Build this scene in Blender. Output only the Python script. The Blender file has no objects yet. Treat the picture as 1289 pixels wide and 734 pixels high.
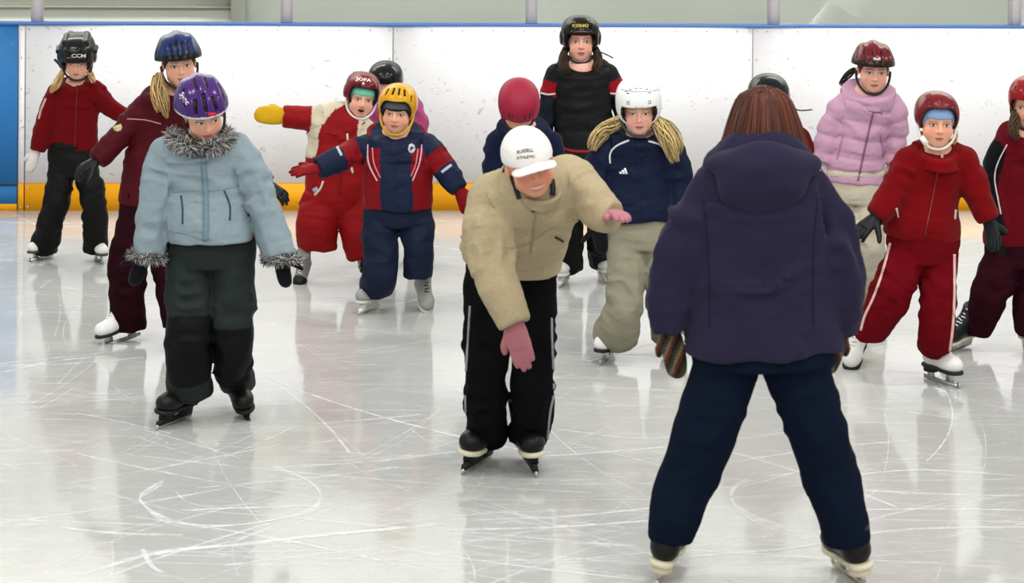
import bpy, math, random
import numpy as np
from mathutils import Vector, Matrix
from mathutils.bvhtree import BVHTree

random.seed(7); RNG = np.random.default_rng(7)
SC = bpy.context.scene
COL = SC.collection
# ------------------------------------------------------------------ camera
FPX, CX, YH, HC = 3000.0, 644.5, -196.0, 2.43
SA = 0.0075
CA = math.sqrt(1 - SA * SA)

def unroll(px, py):
    dx, dy = px - CX, py - YH
    return dx * CA + dy * SA, -dx * SA + dy * CA

def at(px, py, Y):
    """the point at depth Y that the photograph shows at this place"""
    x, y = unroll(px, py)
    return np.array([x * Y / FPX, Y, HC - y * Y / FPX])

def ground(px, py, z=0.0):
    x, y = unroll(px, py)
    return at(px, py, FPX * (HC - z) / y)

cam_d = bpy.data.cameras.new('camera')
cam = bpy.data.objects.new('camera', cam_d); COL.objects.link(cam)
cam_d.sensor_width = 36.0
cam_d.lens = 36.0 * FPX / 1289.0
cam_d.shift_y = -(367.0 - YH) / 1289.0
cam_d.clip_end = 200
cam_d.dof.use_dof = True; cam_d.dof.focus_distance = 12.0; cam_d.dof.aperture_fstop = 5.6
cam.matrix_world = Matrix(((CA, -SA, 0, 0), (0, 0, -1, 0), (SA, CA, 0, HC), (0, 0, 0, 1)))
SC.camera = cam
CAM = np.array([0, 0, HC])

# ------------------------------------------------------------------ materials
def lin(c):
    c = np.asarray(c, float) / 255.0
    return np.where(c <= 0.04045, c / 12.92, ((c + 0.055) / 1.055) ** 2.4)

MATS = {}
def fabric(name, rough=0.8, bump=0.3, scale=300.0, dist=0.002, sheen=0.0, coat=0.0, spec=0.5, metal=0.0, var=0.12, vscale=40.0, sss=0.0, stretch=None):
    m = bpy.data.materials.new(name); m.use_nodes = True
    nt = m.node_tree; N = nt.nodes; L = nt.links
    b = N['Principled BSDF']
    a = N.new('ShaderNodeAttribute'); a.attribute_name = 'col'
    tc = N.new('ShaderNodeTexCoord')
    n2 = N.new('ShaderNodeTexNoise'); n2.inputs['Scale'].default_value = vscale; n2.inputs['Detail'].default_value = 4
    L.new(tc.outputs['Object'], n2.inputs['Vector'])
    mr = N.new('ShaderNodeMapRange'); mr.inputs[3].default_value = 1 - var; mr.inputs[4].default_value = 1 + var
    L.new(n2.outputs['Fac'], mr.inputs[0])
    mx = N.new('ShaderNodeVectorMath'); mx.operation = 'SCALE'
    L.new(a.outputs['Color'], mx.inputs[0]); L.new(mr.outputs[0], mx.inputs['Scale'])
    L.new(mx.outputs[0], b.inputs['Base Color'])
    b.inputs['Roughness'].default_value = rough; b.inputs['Metallic'].default_value = metal
    b.inputs['Specular IOR Level'].default_value = spec
    b.inputs['Sheen Weight'].default_value = sheen; b.inputs['Coat Weight'].default_value = coat
    b.inputs['Coat Roughness'].default_value = 0.05
    if sss:
        b.inputs['Subsurface Weight'].default_value = sss
        b.inputs['Subsurface Radius'].default_value = (0.012, 0.005, 0.003)
        b.inputs['Subsurface Scale'].default_value = 1.0
    if bump:
        n1 = N.new('ShaderNodeTexNoise'); n1.inputs['Scale'].default_value = scale; n1.inputs['Detail'].default_value = 5
        if stretch:
            mp = N.new('ShaderNodeMapping'); mp.inputs['Scale'].default_value = stretch
            L.new(tc.outputs['Object'], mp.inputs[0]); L.new(mp.outputs[0], n1.inputs['Vector'])
        else:
            L.new(tc.outputs['Object'], n1.inputs['Vector'])
        bp = N.new('ShaderNodeBump'); bp.inputs['Strength'].default_value = bump; bp.inputs['Distance'].default_value = dist
        L.new(n1.outputs['Fac'], bp.inputs['Height']); L.new(bp.outputs[0], b.inputs['Normal'])
    MATS[name] = m
    return m

fabric('fleece', 0.95, 0.6, 160, 0.004, sheen=0.05, spec=0.06, var=0.16, vscale=55)
fabric('nylon', 0.65, 0.6, 24, 0.010, spec=0.12, var=0.10, vscale=14)
fabric('puffer', 0.6, 0.6, 30, 0.010, spec=0.15, var=0.06, vscale=20)
fabric('twill', 0.9, 0.6, 28, 0.009, spec=0.06, var=0.10, vscale=25)
fabric('knit', 0.95, 0.9, 240, 0.004, spec=0.1, sheen=0.1, var=0.2, vscale=150)
fabric('shell_plastic', 0.2, 0.0, coat=0.04, spec=0.22, var=0.05, vscale=9)
fabric('matte_shell', 0.55, 0.0, spec=0.3, var=0.05, vscale=9)
fabric('foam_plastic', 0.5, 0.15, 60, 0.002, spec=0.3, var=0.05)
fabric('strap_webbing', 0.7, 0.2, 400, 0.001, var=0.05)
fabric('skin', 0.5, 0.1, 120, 0.001, spec=0.3, var=0.05, vscale=25, sss=0.1)
fabric('hair', 0.5, 0.3, 260, 0.002, spec=0.4, var=0.25, vscale=60)
fabric('fur', 0.9, 0.0, spec=0.1, var=0.2, vscale=80)
fabric('leather', 0.42, 0.25, 90, 0.002, spec=0.22, var=0.07)
fabric('rubber', 0.6, 0.1, 90, 0.001, spec=0.3, var=0.06)
fabric('steel', 0.28, 0.0, metal=1.0, var=0.05)
fabric('print', 0.7, 0.0, spec=0.2, var=0.03)

# ------------------------------------------------------------------ mesh helpers
def fill(me, V, F, col, mat, smooth=True):
    V = np.ascontiguousarray(V, np.float32); F = np.ascontiguousarray(F, np.int32)
    nv, nf, k = len(V), len(F), F.shape[1]
    me.vertices.add(nv); me.vertices.foreach_set('co', V.ravel())
    me.loops.add(nf * k); me.loops.foreach_set('vertex_index', F.ravel())
    me.polygons.add(nf); me.polygons.foreach_set('loop_start', np.arange(nf, dtype=np.int32) * k)
    me.update(calc_edges=True)
    me.validate()
    c = np.ones((nv, 4), np.float32)
    col = np.asarray(col, float)
    c[:, :3] = lin(col) if col.ndim == 2 else lin(col)[None, :]
    if mat in ('fleece', 'nylon', 'puffer', 'twill', 'knit', 'leather', 'shell_plastic', 'matte_shell', 'hair'):
        lum = c[:, :3] @ np.array([.25, .6, .15]); c[:, :3] *= (0.46 + 0.46 * sstep(.15, .6, lum))[:, None]
    at_ = me.color_attributes.new('col', 'FLOAT_COLOR', 'POINT')
    at_.data.foreach_set('color', c.ravel())
    me.materials.append(MATS[mat] if isinstance(mat, str) else mat)
    if smooth:
        me.shade_smooth()
    return me

def mesh_obj(name, V, F, col, mat, parent=None, base=None, smooth=True):
    me = bpy.data.meshes.new(name)
    V = np.asarray(V, float)
    if base is not None:
        V = V - base
    fill(me, V, F, col, mat, smooth)
    o = bpy.data.objects.new(name, me); COL.objects.link(o)
    if parent is not None:
        o.parent = parent
    return o

class Acc:
    """collects quads of several shapes for ONE mesh"""
    def __init__(s): s.V = []; s.F = []; s.C = []; s.n = 0
    def add(s, V, F, col):
        V = np.asarray(V, float); F = np.asarray(F, int)
        s.V.append(V); s.F.append(F + s.n)
        col = np.asarray(col, float)
        s.C.append(np.tile(col, (len(V), 1)) if col.ndim == 1 else col); s.n += len(V)
    def obj(s, name, mat, parent=None, base=None, smooth=True):
        return mesh_obj(name, np.vstack(s.V), np.vstack(s.F), np.vstack(s.C), mat, parent, base, smooth)
    def box(s, lo, hi, col, R=None, T=None):
        x0, y0, z0 = lo; x1, y1, z1 = hi
        V = np.array([[x0,y0,z0],[x1,y0,z0],[x1,y1,z0],[x0,y1,z0],[x0,y0,z1],[x1,y0,z1],[x1,y1,z1],[x0,y1,z1]], float)
        if R is not None: V = V @ np.asarray(R).T
        if T is not None: V = V + T
        s.add(V, [[3,2,1,0],[4,5,6,7],[0,1,5,4],[1,2,6,5],[2,3,7,6],[3,0,4,7]], col)
    def tube(s, pts, rad, col, sides=5):
        pts = np.asarray(pts, float); n = len(pts)
        rad = np.full(n, rad) if np.isscalar(rad) else np.asarray(rad, float)
        T = np.gradient(pts, axis=0); T /= np.linalg.norm(T, axis=1)[:, None] + 1e-12
        ref = np.array([0.31, 0.87, 0.39])
        U = np.cross(T, ref); U /= np.linalg.norm(U, axis=1)[:, None] + 1e-12
        Wv = np.cross(T, U)
        a = np.linspace(0, 2 * np.pi, sides, endpoint=False)
        V = pts[:, None, :] + rad[:, None, None] * (np.cos(a)[None, :, None] * U[:, None, :] + np.sin(a)[None, :, None] * Wv[:, None, :])
        V = V.reshape(-1, 3); F = []
        for i in range(n - 1):
            for j in range(sides):
                k = (j + 1) % sides
                F.append([i * sides + j, i * sides + k, (i + 1) * sides + k, (i + 1) * sides + j])
        if sides == 4:
            F.append([0, 1, 2, 3][::-1]); q = (n - 1) * sides; F.append([q, q + 1, q + 2, q + 3])
        s.add(V, F, col)

# ------------------------------------------------------------------ implicit surfaces
def vnoise(P, seed=0):
    P = np.asarray(P, np.float32); I = np.floor(P).astype(np.int64); f = (P - I).astype(np.float32)
    f = f * f * (3 - 2 * f)
    out = np.zeros(len(P), np.float32)
    for dx in (0, 1):
        wx = f[:, 0] if dx else 1 - f[:, 0]
        for dy in (0, 1):
            wy = f[:, 1] if dy else 1 - f[:, 1]
            for dz in (0, 1):
                wz = f[:, 2] if dz else 1 - f[:, 2]
                h = ((I[:, 0] + dx) * 73856093) ^ ((I[:, 1] + dy) * 19349663) ^ ((I[:, 2] + dz) * 83492791) ^ (seed * 2654435761 % 2147483647)
                h = (h ^ (h >> 13)) * 1274126177
                h = (h ^ (h >> 16)) & 0xffff
                out += wx * wy * wz * (h.astype(np.float32) / 32767.5 - 1)
    return out

def smin(a, b, k):
    h = np.clip(0.5 + 0.5 * (b - a) / k, 0, 1)
    return b * (1 - h) + a * h - k * h * (1 - h)
def smax(a, b, k): return -smin(-a, -b, k)
def sstep(a, b, x):
    t = np.clip((x - a) / (b - a), 0, 1); return t * t * (3 - 2 * t)

def nets(D, lo, h):
    S = D < 0
    nx, ny, nz = D.shape
    cnt = np.zeros((nx - 1, ny - 1, nz - 1), np.uint8)
    for i in (0, 1):
        for j in (0, 1):
            for k in (0, 1):
                cnt += S[i:nx - 1 + i, j:ny - 1 + j, k:nz - 1 + k]
    act = (cnt > 0) & (cnt < 8)
    idx = np.full(act.shape, -1, np.int64)
    I, J, K = np.nonzero(act); n = len(I)
    idx[I, J, K] = np.arange(n)
    acc = np.zeros((n, 3)); num = np.zeros(n)
    C = [(0,0,0),(1,0,0),(0,1,0),(1,1,0),(0,0,1),(1,0,1),(0,1,1),(1,1,1)]
    E = [(0,1),(2,3),(4,5),(6,7),(0,2),(1,3),(4,6),(5,7),(0,4),(1,5),(2,6),(3,7)]
    dv = [D[I + c[0], J + c[1], K + c[2]] for c in C]
    for a, b in E:
        da, db = dv[a], dv[b]
        m = (da < 0) != (db < 0)
        t = np.where(m, da / np.where(m, da - db, 1), 0)
        for ax in range(3):
            acc[:, ax] += np.where(m, C[a][ax] + t * (C[b][ax] - C[a][ax]), 0)
        num += m
    V = (np.stack([I, J, K], 1) + acc / num[:, None]) * h + lo
    Fs = []
    for ax in range(3):
        o = [[0, 0, 0], [0, 0, 0]]; o[1][ax] = 1
        A = S[tuple(slice(0, D.shape[q] - o[1][q]) for q in range(3))]
        B = S[tuple(slice(o[1][q], D.shape[q]) for q in range(3))]
        m = A != B
        b1, b2 = [q for q in range(3) if q != ax]
        sl = [slice(None)] * 3; sl[b1] = slice(1, D.shape[b1] - 1); sl[b2] = slice(1, D.shape[b2] - 1)
        m = m[tuple(sl)]; Q = np.stack(np.nonzero(m), 1)
        if not len(Q): continue
        Q[:, b1] += 1; Q[:, b2] += 1
        sgn = A[tuple(Q.T)]
        def cell(s1, s2):
            R = Q.copy(); R[:, b1] -= s1; R[:, b2] -= s2
            return idx[R[:, 0], R[:, 1], R[:, 2]]
        q = np.stack([cell(1, 1), cell(0, 1), cell(0, 0), cell(1, 0)], 1)
        flip = sgn if ax != 1 else ~sgn
        q[~flip] = q[~flip][:, ::-1]
        Fs.append(q)
    F = np.vstack(Fs); F = F[(F >= 0).all(1)]
    return V, F

class Field:
    def __init__(s, lo, hi, h):
        s.h = h; s.lo = np.asarray(lo, float) - 3 * h
        s.n = np.ceil((np.asarray(hi, float) + 3 * h - s.lo) / h).astype(int) + 1
        s.D = np.full(s.n, 1.0, np.float32)
    def box(s, lo, hi):
        a = np.clip(np.floor((np.asarray(lo) - s.lo) / s.h).astype(int), 0, s.n)
        b = np.clip(np.ceil((np.asarray(hi) - s.lo) / s.h).astype(int) + 1, 0, s.n)
        return tuple(slice(a[i], b[i]) for i in range(3))
    def pts(s, sl):
        g = [s.lo[i] + s.h * np.arange(sl[i].start, sl[i].stop) for i in range(3)]
        X = np.meshgrid(*g, indexing='ij')
        return np.stack([x.ravel() for x in X], 1).astype(np.float32)
    def all(s): return tuple(slice(0, int(k)) for k in s.n)
    def apply(s, fn, op, sl=None):
        sl = sl or s.all(); sh = s.D[sl].shape
        if 0 in sh: return
        s.D[sl] = op(s.D[sl], fn(s.pts(sl)).reshape(sh).astype(np.float32))
    def union(s, fn, k=0.02, sl=None): s.apply(fn, lambda a, b: smin(a, b, k), sl)
    def cut(s, fn, k=0.01, sl=None): s.apply(fn, lambda a, b: smax(a, b, k), sl)
    def sub(s, fn, k=0.02, sl=None): s.apply(fn, lambda a, b: smax(a, -b, k), sl)
    def mesh(s): return nets(s.D, s.lo, s.h)

def ell(c, r):
    c = np.asarray(c, np.float32); r = np.asarray(r, np.float32) * np.ones(3, np.float32)
    def fn(P):
        o = P - c; q = np.sqrt(((o / r) ** 2).sum(1)) + 1e-6
        return np.sqrt((o ** 2).sum(1)) * (1 - 1 / q) if r.min() != r.max() else q * r[0] - r[0]
    return fn
def cap(a, b, ra, rb):
    a = np.asarray(a, np.float32); b = np.asarray(b, np.float32); ab = b - a; l2 = float(ab @ ab) + 1e-12
    def fn(P):
        t = np.clip((P - a) @ ab / l2, 0, 1)
        o = P - a - t[:, None] * ab
        return np.sqrt((o ** 2).sum(1)) - (ra + t * (rb - ra))
    return fn
def rbox(c, hs, r=0.01, R=None):
    c = np.asarray(c, np.float32); hs = np.asarray(hs, np.float32)
    def fn(P):
        o = P - c
        if R is not None: o = o @ R
        q = np.abs(o) - hs + r
        return np.sqrt((np.maximum(q, 0) ** 2).sum(1)) + np.minimum(q.max(1), 0) - r
    return fn

def spline(P, n=3):
    """Catmull-Rom refinement of rows"""
    P = np.asarray(P, float); out = []
    for i in range(len(P) - 1):
        p0 = P[max(i - 1, 0)]; p1 = P[i]; p2 = P[i + 1]; p3 = P[min(i + 2, len(P) - 1)]
        for j in range(n):
            t = j / n
            out.append(0.5 * (2 * p1 + (p2 - p0) * t + (2 * p0 - 5 * p1 + 4 * p2 - p3) * t * t + (3 * p1 - p0 - 3 * p2 + p3) * t ** 3))
    out.append(P[-1]); return np.array(out)

class Chain:
    """limb or trunk of a garment: centre line with elliptical sections"""
    def __init__(s, pts, ru, rv, u=(1, 0, 0), flat0=False, flat1=True, n0=None, n1=None, k=0.03, hollow=0, smooth=3, tag=''):
        M = np.column_stack([pts, ru, rv])
        if smooth > 1 and len(M) > 2: M = spline(M, smooth)
        s.p = M[:, :3]; s.ru = np.maximum(M[:, 3], 0.004); s.rv = np.maximum(M[:, 4], 0.004)
        s.k = k; s.hollow = hollow; s.tag = tag
        d = np.linalg.norm(np.diff(s.p, axis=0), axis=1); s.s = np.concatenate([[0], np.cumsum(d)]); s.L = s.s[-1]
        u = np.asarray(u, float); s.fr = []
        for i in range(len(s.p) - 1):
            w = (s.p[i + 1] - s.p[i]) / max(d[i], 1e-9)
            uu = u - w * (u @ w); uu /= np.linalg.norm(uu); s.fr.append((uu, np.cross(w, uu), w))
        s.planes = []
        if flat0: s.planes.append((s.p[0], -s.fr[0][2] if n0 is None else np.asarray(n0, float)))
        if flat1: s.planes.append((s.p[-1], s.fr[-1][2] if n1 is None else np.asarray(n1, float)))
        s.planes = [(p, n / np.linalg.norm(n)) for p, n in s.planes]
        s.lo = (s.p - np.maximum(s.ru, s.rv)[:, None]).min(0); s.hi = (s.p + np.maximum(s.ru, s.rv)[:, None]).max(0)
    def seg(s, i, P, shrink=0.0, coords=False):
        a, b = s.p[i], s.p[i + 1]; u, v, w = s.fr[i]; L = s.s[i + 1] - s.s[i]
        o = P - a.astype(np.float32)
        t = np.clip((o @ w.astype(np.float32)) / L, 0, 1)
        o = o - t[:, None] * ((b - a)[None].astype(np.float32))
        ou, ov, ow = o @ u.astype(np.float32), o @ v.astype(np.float32), o @ w.astype(np.float32)
        ru = np.maximum(s.ru[i] + t * (s.ru[i + 1] - s.ru[i]) - shrink, 0.002); rv = np.maximum(s.rv[i] + t * (s.rv[i + 1] - s.rv[i]) - shrink, 0.002)
        rm = np.minimum(ru, rv)
        q = np.sqrt((ou / ru) ** 2 + (ov / rv) ** 2 + (ow / rm) ** 2) + 1e-5
        l = np.sqrt(ou ** 2 + ov ** 2 + ow ** 2)
        d = np.where(q < 0.05, -rm, l * (1 - 1 / q))
        if coords: return d, s.s[i] + t * L, np.arctan2(ov / rv, ou / ru)
        return d
    def into(s, F):
        m = 0.05
        sl = F.box(s.lo - m, s.hi + m); P = F.pts(sl); sh = F.D[sl].shape
        T = np.full(len(P), 1.0, np.float32); T2 = None
        G = P.reshape(sh + (3,))
        T = T.reshape(sh)
        if s.hollow: T2 = T.copy()
        for i in range(len(s.fr)):
            r = max(s.ru[i], s.rv[i], s.ru[i + 1], s.rv[i + 1]) + m
            lo = np.minimum(s.p[i], s.p[i + 1]) - r; hi = np.maximum(s.p[i], s.p[i + 1]) + r
            a = F.box(lo, hi)
            ss = tuple(slice(max(a[q].start - sl[q].start, 0), max(min(a[q].stop, sl[q].stop) - sl[q].start, 0)) for q in range(3))
            g = G[ss].reshape(-1, 3)
            if not len(g): continue
            T[ss] = smin(T[ss], s.seg(i, g).reshape(T[ss].shape), 0.012)
            if s.hollow: T2[ss] = np.minimum(T2[ss], s.seg(i, g, s.hollow).reshape(T[ss].shape))
        for p, n in s.planes:
            T = smax(T, ((P - p.astype(np.float32)) @ n.astype(np.float32)).reshape(sh), 0.008)
        if s.hollow: T = smax(T, -T2, 0.006)
        F.D[sl] = smin(F.D[sl], T, s.k)
    def coords(s, P):
        D = np.full(len(P), 9.0); S = np.zeros(len(P)); A = np.zeros(len(P))
        for i in range(len(s.fr)):
            d, q, a = s.seg(i, P, coords=True)
            m = d < D; D[m] = d[m]; S[m] = q[m]; A[m] = a[m]
        for p, n in s.planes:
            D = np.maximum(D, (P - p) @ n - 0.01)
        return D, S, A
# ------------------------------------------------------------------ people
def rot(yaw=0, pitch=0, roll=0):
    y, p, r = [math.radians(a) for a in (yaw, pitch, roll)]
    return np.array((Matrix.Rotation(y, 3, 'Z') @ Matrix.Rotation(p, 3, 'X') @ Matrix.Rotation(r, 3, 'Y')))

def outward(V, F):
    a = V[F[:, 0]]; b = V[F[:, 1]]; c = V[F[:, 2]]
    if (a * np.cross(b, c)).sum() < 0: F = F[:, ::-1]
    return F

class Person:
    def __init__(s, label, px, pyfoot, group='young skaters in helmets on the ice'):
        s.base = ground(px, pyfoot); s.Y = s.base[1]; s.mpp = s.Y / FPX
        s.me = bpy.data.meshes.new('person')
        s.root = bpy.data.objects.new('person', s.me); COL.objects.link(s.root)
        s.root.location = s.base
        s.root['label'] = label; s.root['category'] = 'person'; s.root['kind'] = 'thing'
        if group: s.root['group'] = group
        s.inner = []; s.headmesh = None; s.g = {}
    def pt(s, px, py, dy=0.0): return at(px, py, s.Y - dy)
    def limb(s, rows, rv=1.0, inner=True, **kw):
        """rows of px, py, radius px, towards camera m"""
        P = [s.pt(r[0], r[1], r[3] if len(r) > 3 else 0) for r in rows]
        R = np.array([r[2] for r in rows]) * s.mpp
        c = Chain(P, R, R * rv, **kw)
        if inner: s.inner.append((c, 0.55))
        return c
    def trunk(s, rows, inner=True, **kw):
        """rows of px, py, half width px, depth ratio, towards camera m"""
        P = [s.pt(r[0], r[1], r[4] if len(r) > 4 else 0) for r in rows]
        ru = np.array([r[2] for r in rows]) * s.mpp; rv = ru * np.array([r[3] for r in rows])
        c = Chain(P, ru, rv, **kw)
        if inner: s.inner.append((c, 0.6))
        return c
    def w(s, V): return V
    def obj(s, name, V, F, col, mat, smooth=True, parent=None):
        return mesh_obj(name, V, F, col, mat, parent or s.root, s.base, smooth)
    def finish(s):
        Vs, Fs, Cs = [], [], []
        V, F, C = s.headmesh
        Vs.append(V); Fs.append(F); Cs.append(C)
        if s.inner:
            ch = [Chain(c.p, c.ru * f, c.rv * f, flat1=True, smooth=1, k=0.02) for c, f in s.inner]
            fl = Field(np.min([c.lo for c in ch], 0), np.max([c.hi for c in ch], 0), 0.017)
            for c in ch: c.into(fl)
            v, f = fl.mesh(); f = outward(v, f)
            Fs.append(f + len(V)); Vs.append(v); Cs.append(np.tile(s.skin, (len(v), 1)))
        fill(s.me, np.vstack(Vs) - s.base, np.vstack(Fs), np.vstack(Cs), 'skin')

class G: pass

def bvh_of(V, F): return BVHTree.FromPolygons([tuple(v) for v in V.tolist()], F.tolist())

def garment(p, name, chains, h, mat, col, fold=0.006, fs=16, marks=None, quilt=None, seed=1, extra=None, lump=0.006, parent=None, subs=()):
    """one garment from chains; col is a colour or f(P, id, s, angle, L)"""
    fl = Field(np.min([c.lo for c in chains], 0) - 0.02, np.max([c.hi for c in chains], 0) + 0.02, h)
    for c in chains: c.into(fl)
    for fn, k in subs: fl.sub(fn, k)
    def owner(P):
        best = np.full(len(P), 9.0); I = np.zeros(len(P), int); S = np.zeros(len(P)); A = np.zeros(len(P))
        for i, c in enumerate(chains):
            d, q, a = c.coords(P); m = d < best
            best[m] = d[m]; I[m] = i; S[m] = q[m]; A[m] = a[m]
        return I, S, A
    if fold or quilt or lump:
        m = np.abs(fl.D) < 0.045
        idx = np.nonzero(m)
        P = (np.stack(idx, 1) * fl.h + fl.lo).astype(np.float32)
        I, S, A = owner(P)
        disp = lump * vnoise(P * 9, seed) 
        if fold:
            Q = np.stack([np.cos(A) * 1.1 + I * 7, np.sin(A) * 1.1, S * fs + 0.9 * vnoise(P * 6, seed + 3)], 1)
            r = 1 - 2 * np.abs(vnoise(Q, seed + 1)); r2 = vnoise(Q * np.array([1.6, 1.6, 1.9]), seed + 2)
            wgt = np.full(len(P), 0.55)
            if marks is None: marks = [m_ for i, c in enumerate(chains) for m_ in ((i, 0.5 * c.L, 0.09), (i, 0.95 * c.L, 0.09))]
            for ci, pos, wid in marks:
                wgt += np.where(I == ci, np.exp(-((S / np.array([c.L for c in chains])[I] - pos) / wid) ** 2), 0)
            disp = disp + fold * wgt * (0.8 * r + 0.5 * r2)
        if quilt:
            sp, amp = quilt
            off = np.array([0.0] * len(chains))
            disp = disp + amp * (np.sqrt(np.abs(np.sin(np.pi * S / sp))) - 0.7)
        if extra is not None: disp = disp + extra(P, I, S, A)
        fl.D[idx] -= disp.astype(np.float32)
    V, F = fl.mesh(); F = outward(V, F)
    if callable(col):
        I, S, A = owner(V.astype(np.float32))
        C = col(V, I, S, A, np.array([c.L for c in chains])[I])
    else: C = np.asarray(col, float)
    o = p.obj(name, V, F, C, mat, parent=parent)
    g = G(); g.o = o; g.V = V; g.F = F; g._b = None; p.g[name] = g
    return g

def get_bvh(g):
    if g._b is None: g._b = bvh_of(g.V, g.F)
    return g._b

def paint(n, c): return np.tile(np.asarray(c, float), (n, 1))

# surface trims: strips and lettering laid on the cloth or shell
def cast(g, px, py):
    d = at(px, py, 10.0) - CAM; d /= np.linalg.norm(d)
    h = get_bvh(g).ray_cast(Vector(CAM), Vector(d))
    if h[0] is None: return None, None
    return np.array(h[0]), np.array(h[1])

def strip(p, g, name, lines, width, col, mat='print', lift=0.004, parent=None, step=2.5):
    if len(lines) > 1:
        for l_ in lines: strip(p, g, name, [l_], width, col, mat, lift, parent, step)
        return
    acc = Acc()
    for pts in lines:
        pts = np.asarray(pts, float)
        if len(pts) > 2: pts = spline(pts, 6)
        d = np.concatenate([[0], np.cumsum(np.linalg.norm(np.diff(pts, axis=0), axis=1))])
        n = max(3, int(d[-1] / step) + 1); t = np.linspace(0, d[-1], n)
        q = np.stack([np.interp(t, d, pts[:, 0]), np.interp(t, d, pts[:, 1])], 1)
        tan = np.gradient(q, axis=0); tan /= np.linalg.norm(tan, axis=1)[:, None]
        nor = np.stack([-tan[:, 1], tan[:, 0]], 1) * width / 2
        rows = []
        def flush():
            if len(rows) > 1:
                R = np.array(rows); m = len(R); V = R.reshape(-1, 3); Fq = []
                for i in range(m - 1):
                    for a, b in ((0, 1), (1, 3), (3, 2), (2, 0)):
                        Fq.append([i * 4 + a, i * 4 + b, i * 4 + 4 + b, i * 4 + 4 + a])
                Fq.append([0, 2, 3, 1]); e = (m - 1) * 4; Fq.append([e, e + 1, e + 3, e + 2])
                acc.add(V, Fq, col)
            rows.clear()
        for c, w_ in zip(q, nor):
            a, na = cast(g, *(c + w_)); b, nb = cast(g, *(c - w_))
            if a is None or b is None or np.linalg.norm(a - b) > 6 * width * p.mpp + 0.02: flush(); continue
            rows.append([a + na * lift, b + nb * lift, a - na * lift, b - nb * lift])
        flush()
    if acc.n: return acc.obj(name, mat, parent or p.root, p.base, smooth=False)

def patch(p, g, name, polys, col, mat='print', lift=0.003, parent=None):
    """flat shapes (pixel outlines, convex quads) laid on the surface"""
    acc = Acc()
    for poly in polys:
        A = []
        for c in poly:
            a, n = cast(g, *c)
            if a is None: A = None; break
            A.append((a + n * lift, a - n * lift))
        if A is None: continue
        k = len(A); V = [x[0] for x in A] + [x[1] for x in A]
        if k == 4:
            acc.add(V, [[3, 2, 1, 0], [0, 1, 5, 4], [1, 2, 6, 5], [2, 3, 7, 6], [3, 0, 4, 7]], col)
    if acc.n: return acc.obj(name, mat, parent or p.root, p.base, smooth=False)

def badge(p, g, x, y, rx_, ry_, col, name='round_badge', parent=None):
    c = [(x + rx_ * math.cos(t), y + ry_ * math.sin(t)) for t in np.linspace(0, 2 * math.pi, 9)[:8]]
    return patch(p, g, name, [[c[0], c[1], c[2], c[3]], [c[0], c[3], c[4], c[7]], [c[7], c[4], c[5], c[6]]], col, parent=parent)

def lettering(p, g, text, px, py, size, col, deg=0.0, arc=0.0, lift=0.0015, parent=None, sx=1.0, bold=0.0):
    cu = bpy.data.curves.new('t', 'FONT'); cu.body = text; cu.align_x = 'CENTER'; cu.align_y = 'CENTER'; cu.size = 1.0; cu.resolution_u = 2
    cu.offset = bold
    ob = bpy.data.objects.new('t', cu); COL.objects.link(ob)
    dg = bpy.context.evaluated_depsgraph_get()
    me = bpy.data.meshes.new_from_object(ob.evaluated_get(dg))
    bpy.data.objects.remove(ob)
    ca, sa = math.cos(math.radians(deg)), math.sin(math.radians(deg))
    ok = True
    for v in me.vertices:
        x, y = v.co.x * size * sx, v.co.y * size
        y -= arc * x * x / max(size, 1) 
        qx, qy = px + x * ca - y * sa * -1 * -1, py - (x * sa + y * ca) * 1
        qx = px + x * ca - y * sa; qy = py - (x * sa + y * ca)
        a, n = cast(g, qx, qy)
        if a is None: ok = False; break
        v.co = Vector(a + n * lift - p.base)
    if not ok: print('lettering missed', text); return None
    a_ = me.color_attributes.new('col', 'FLOAT_COLOR', 'POINT')
    c = np.ones((len(me.vertices), 4), np.float32); c[:, :3] = lin(col); a_.data.foreach_set('color', c.ravel())
    me.materials.clear(); me.materials.append(MATS['print'])
    o = bpy.data.objects.new('lettering', me); COL.objects.link(o); o.parent = parent or p.root
    return o

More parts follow.
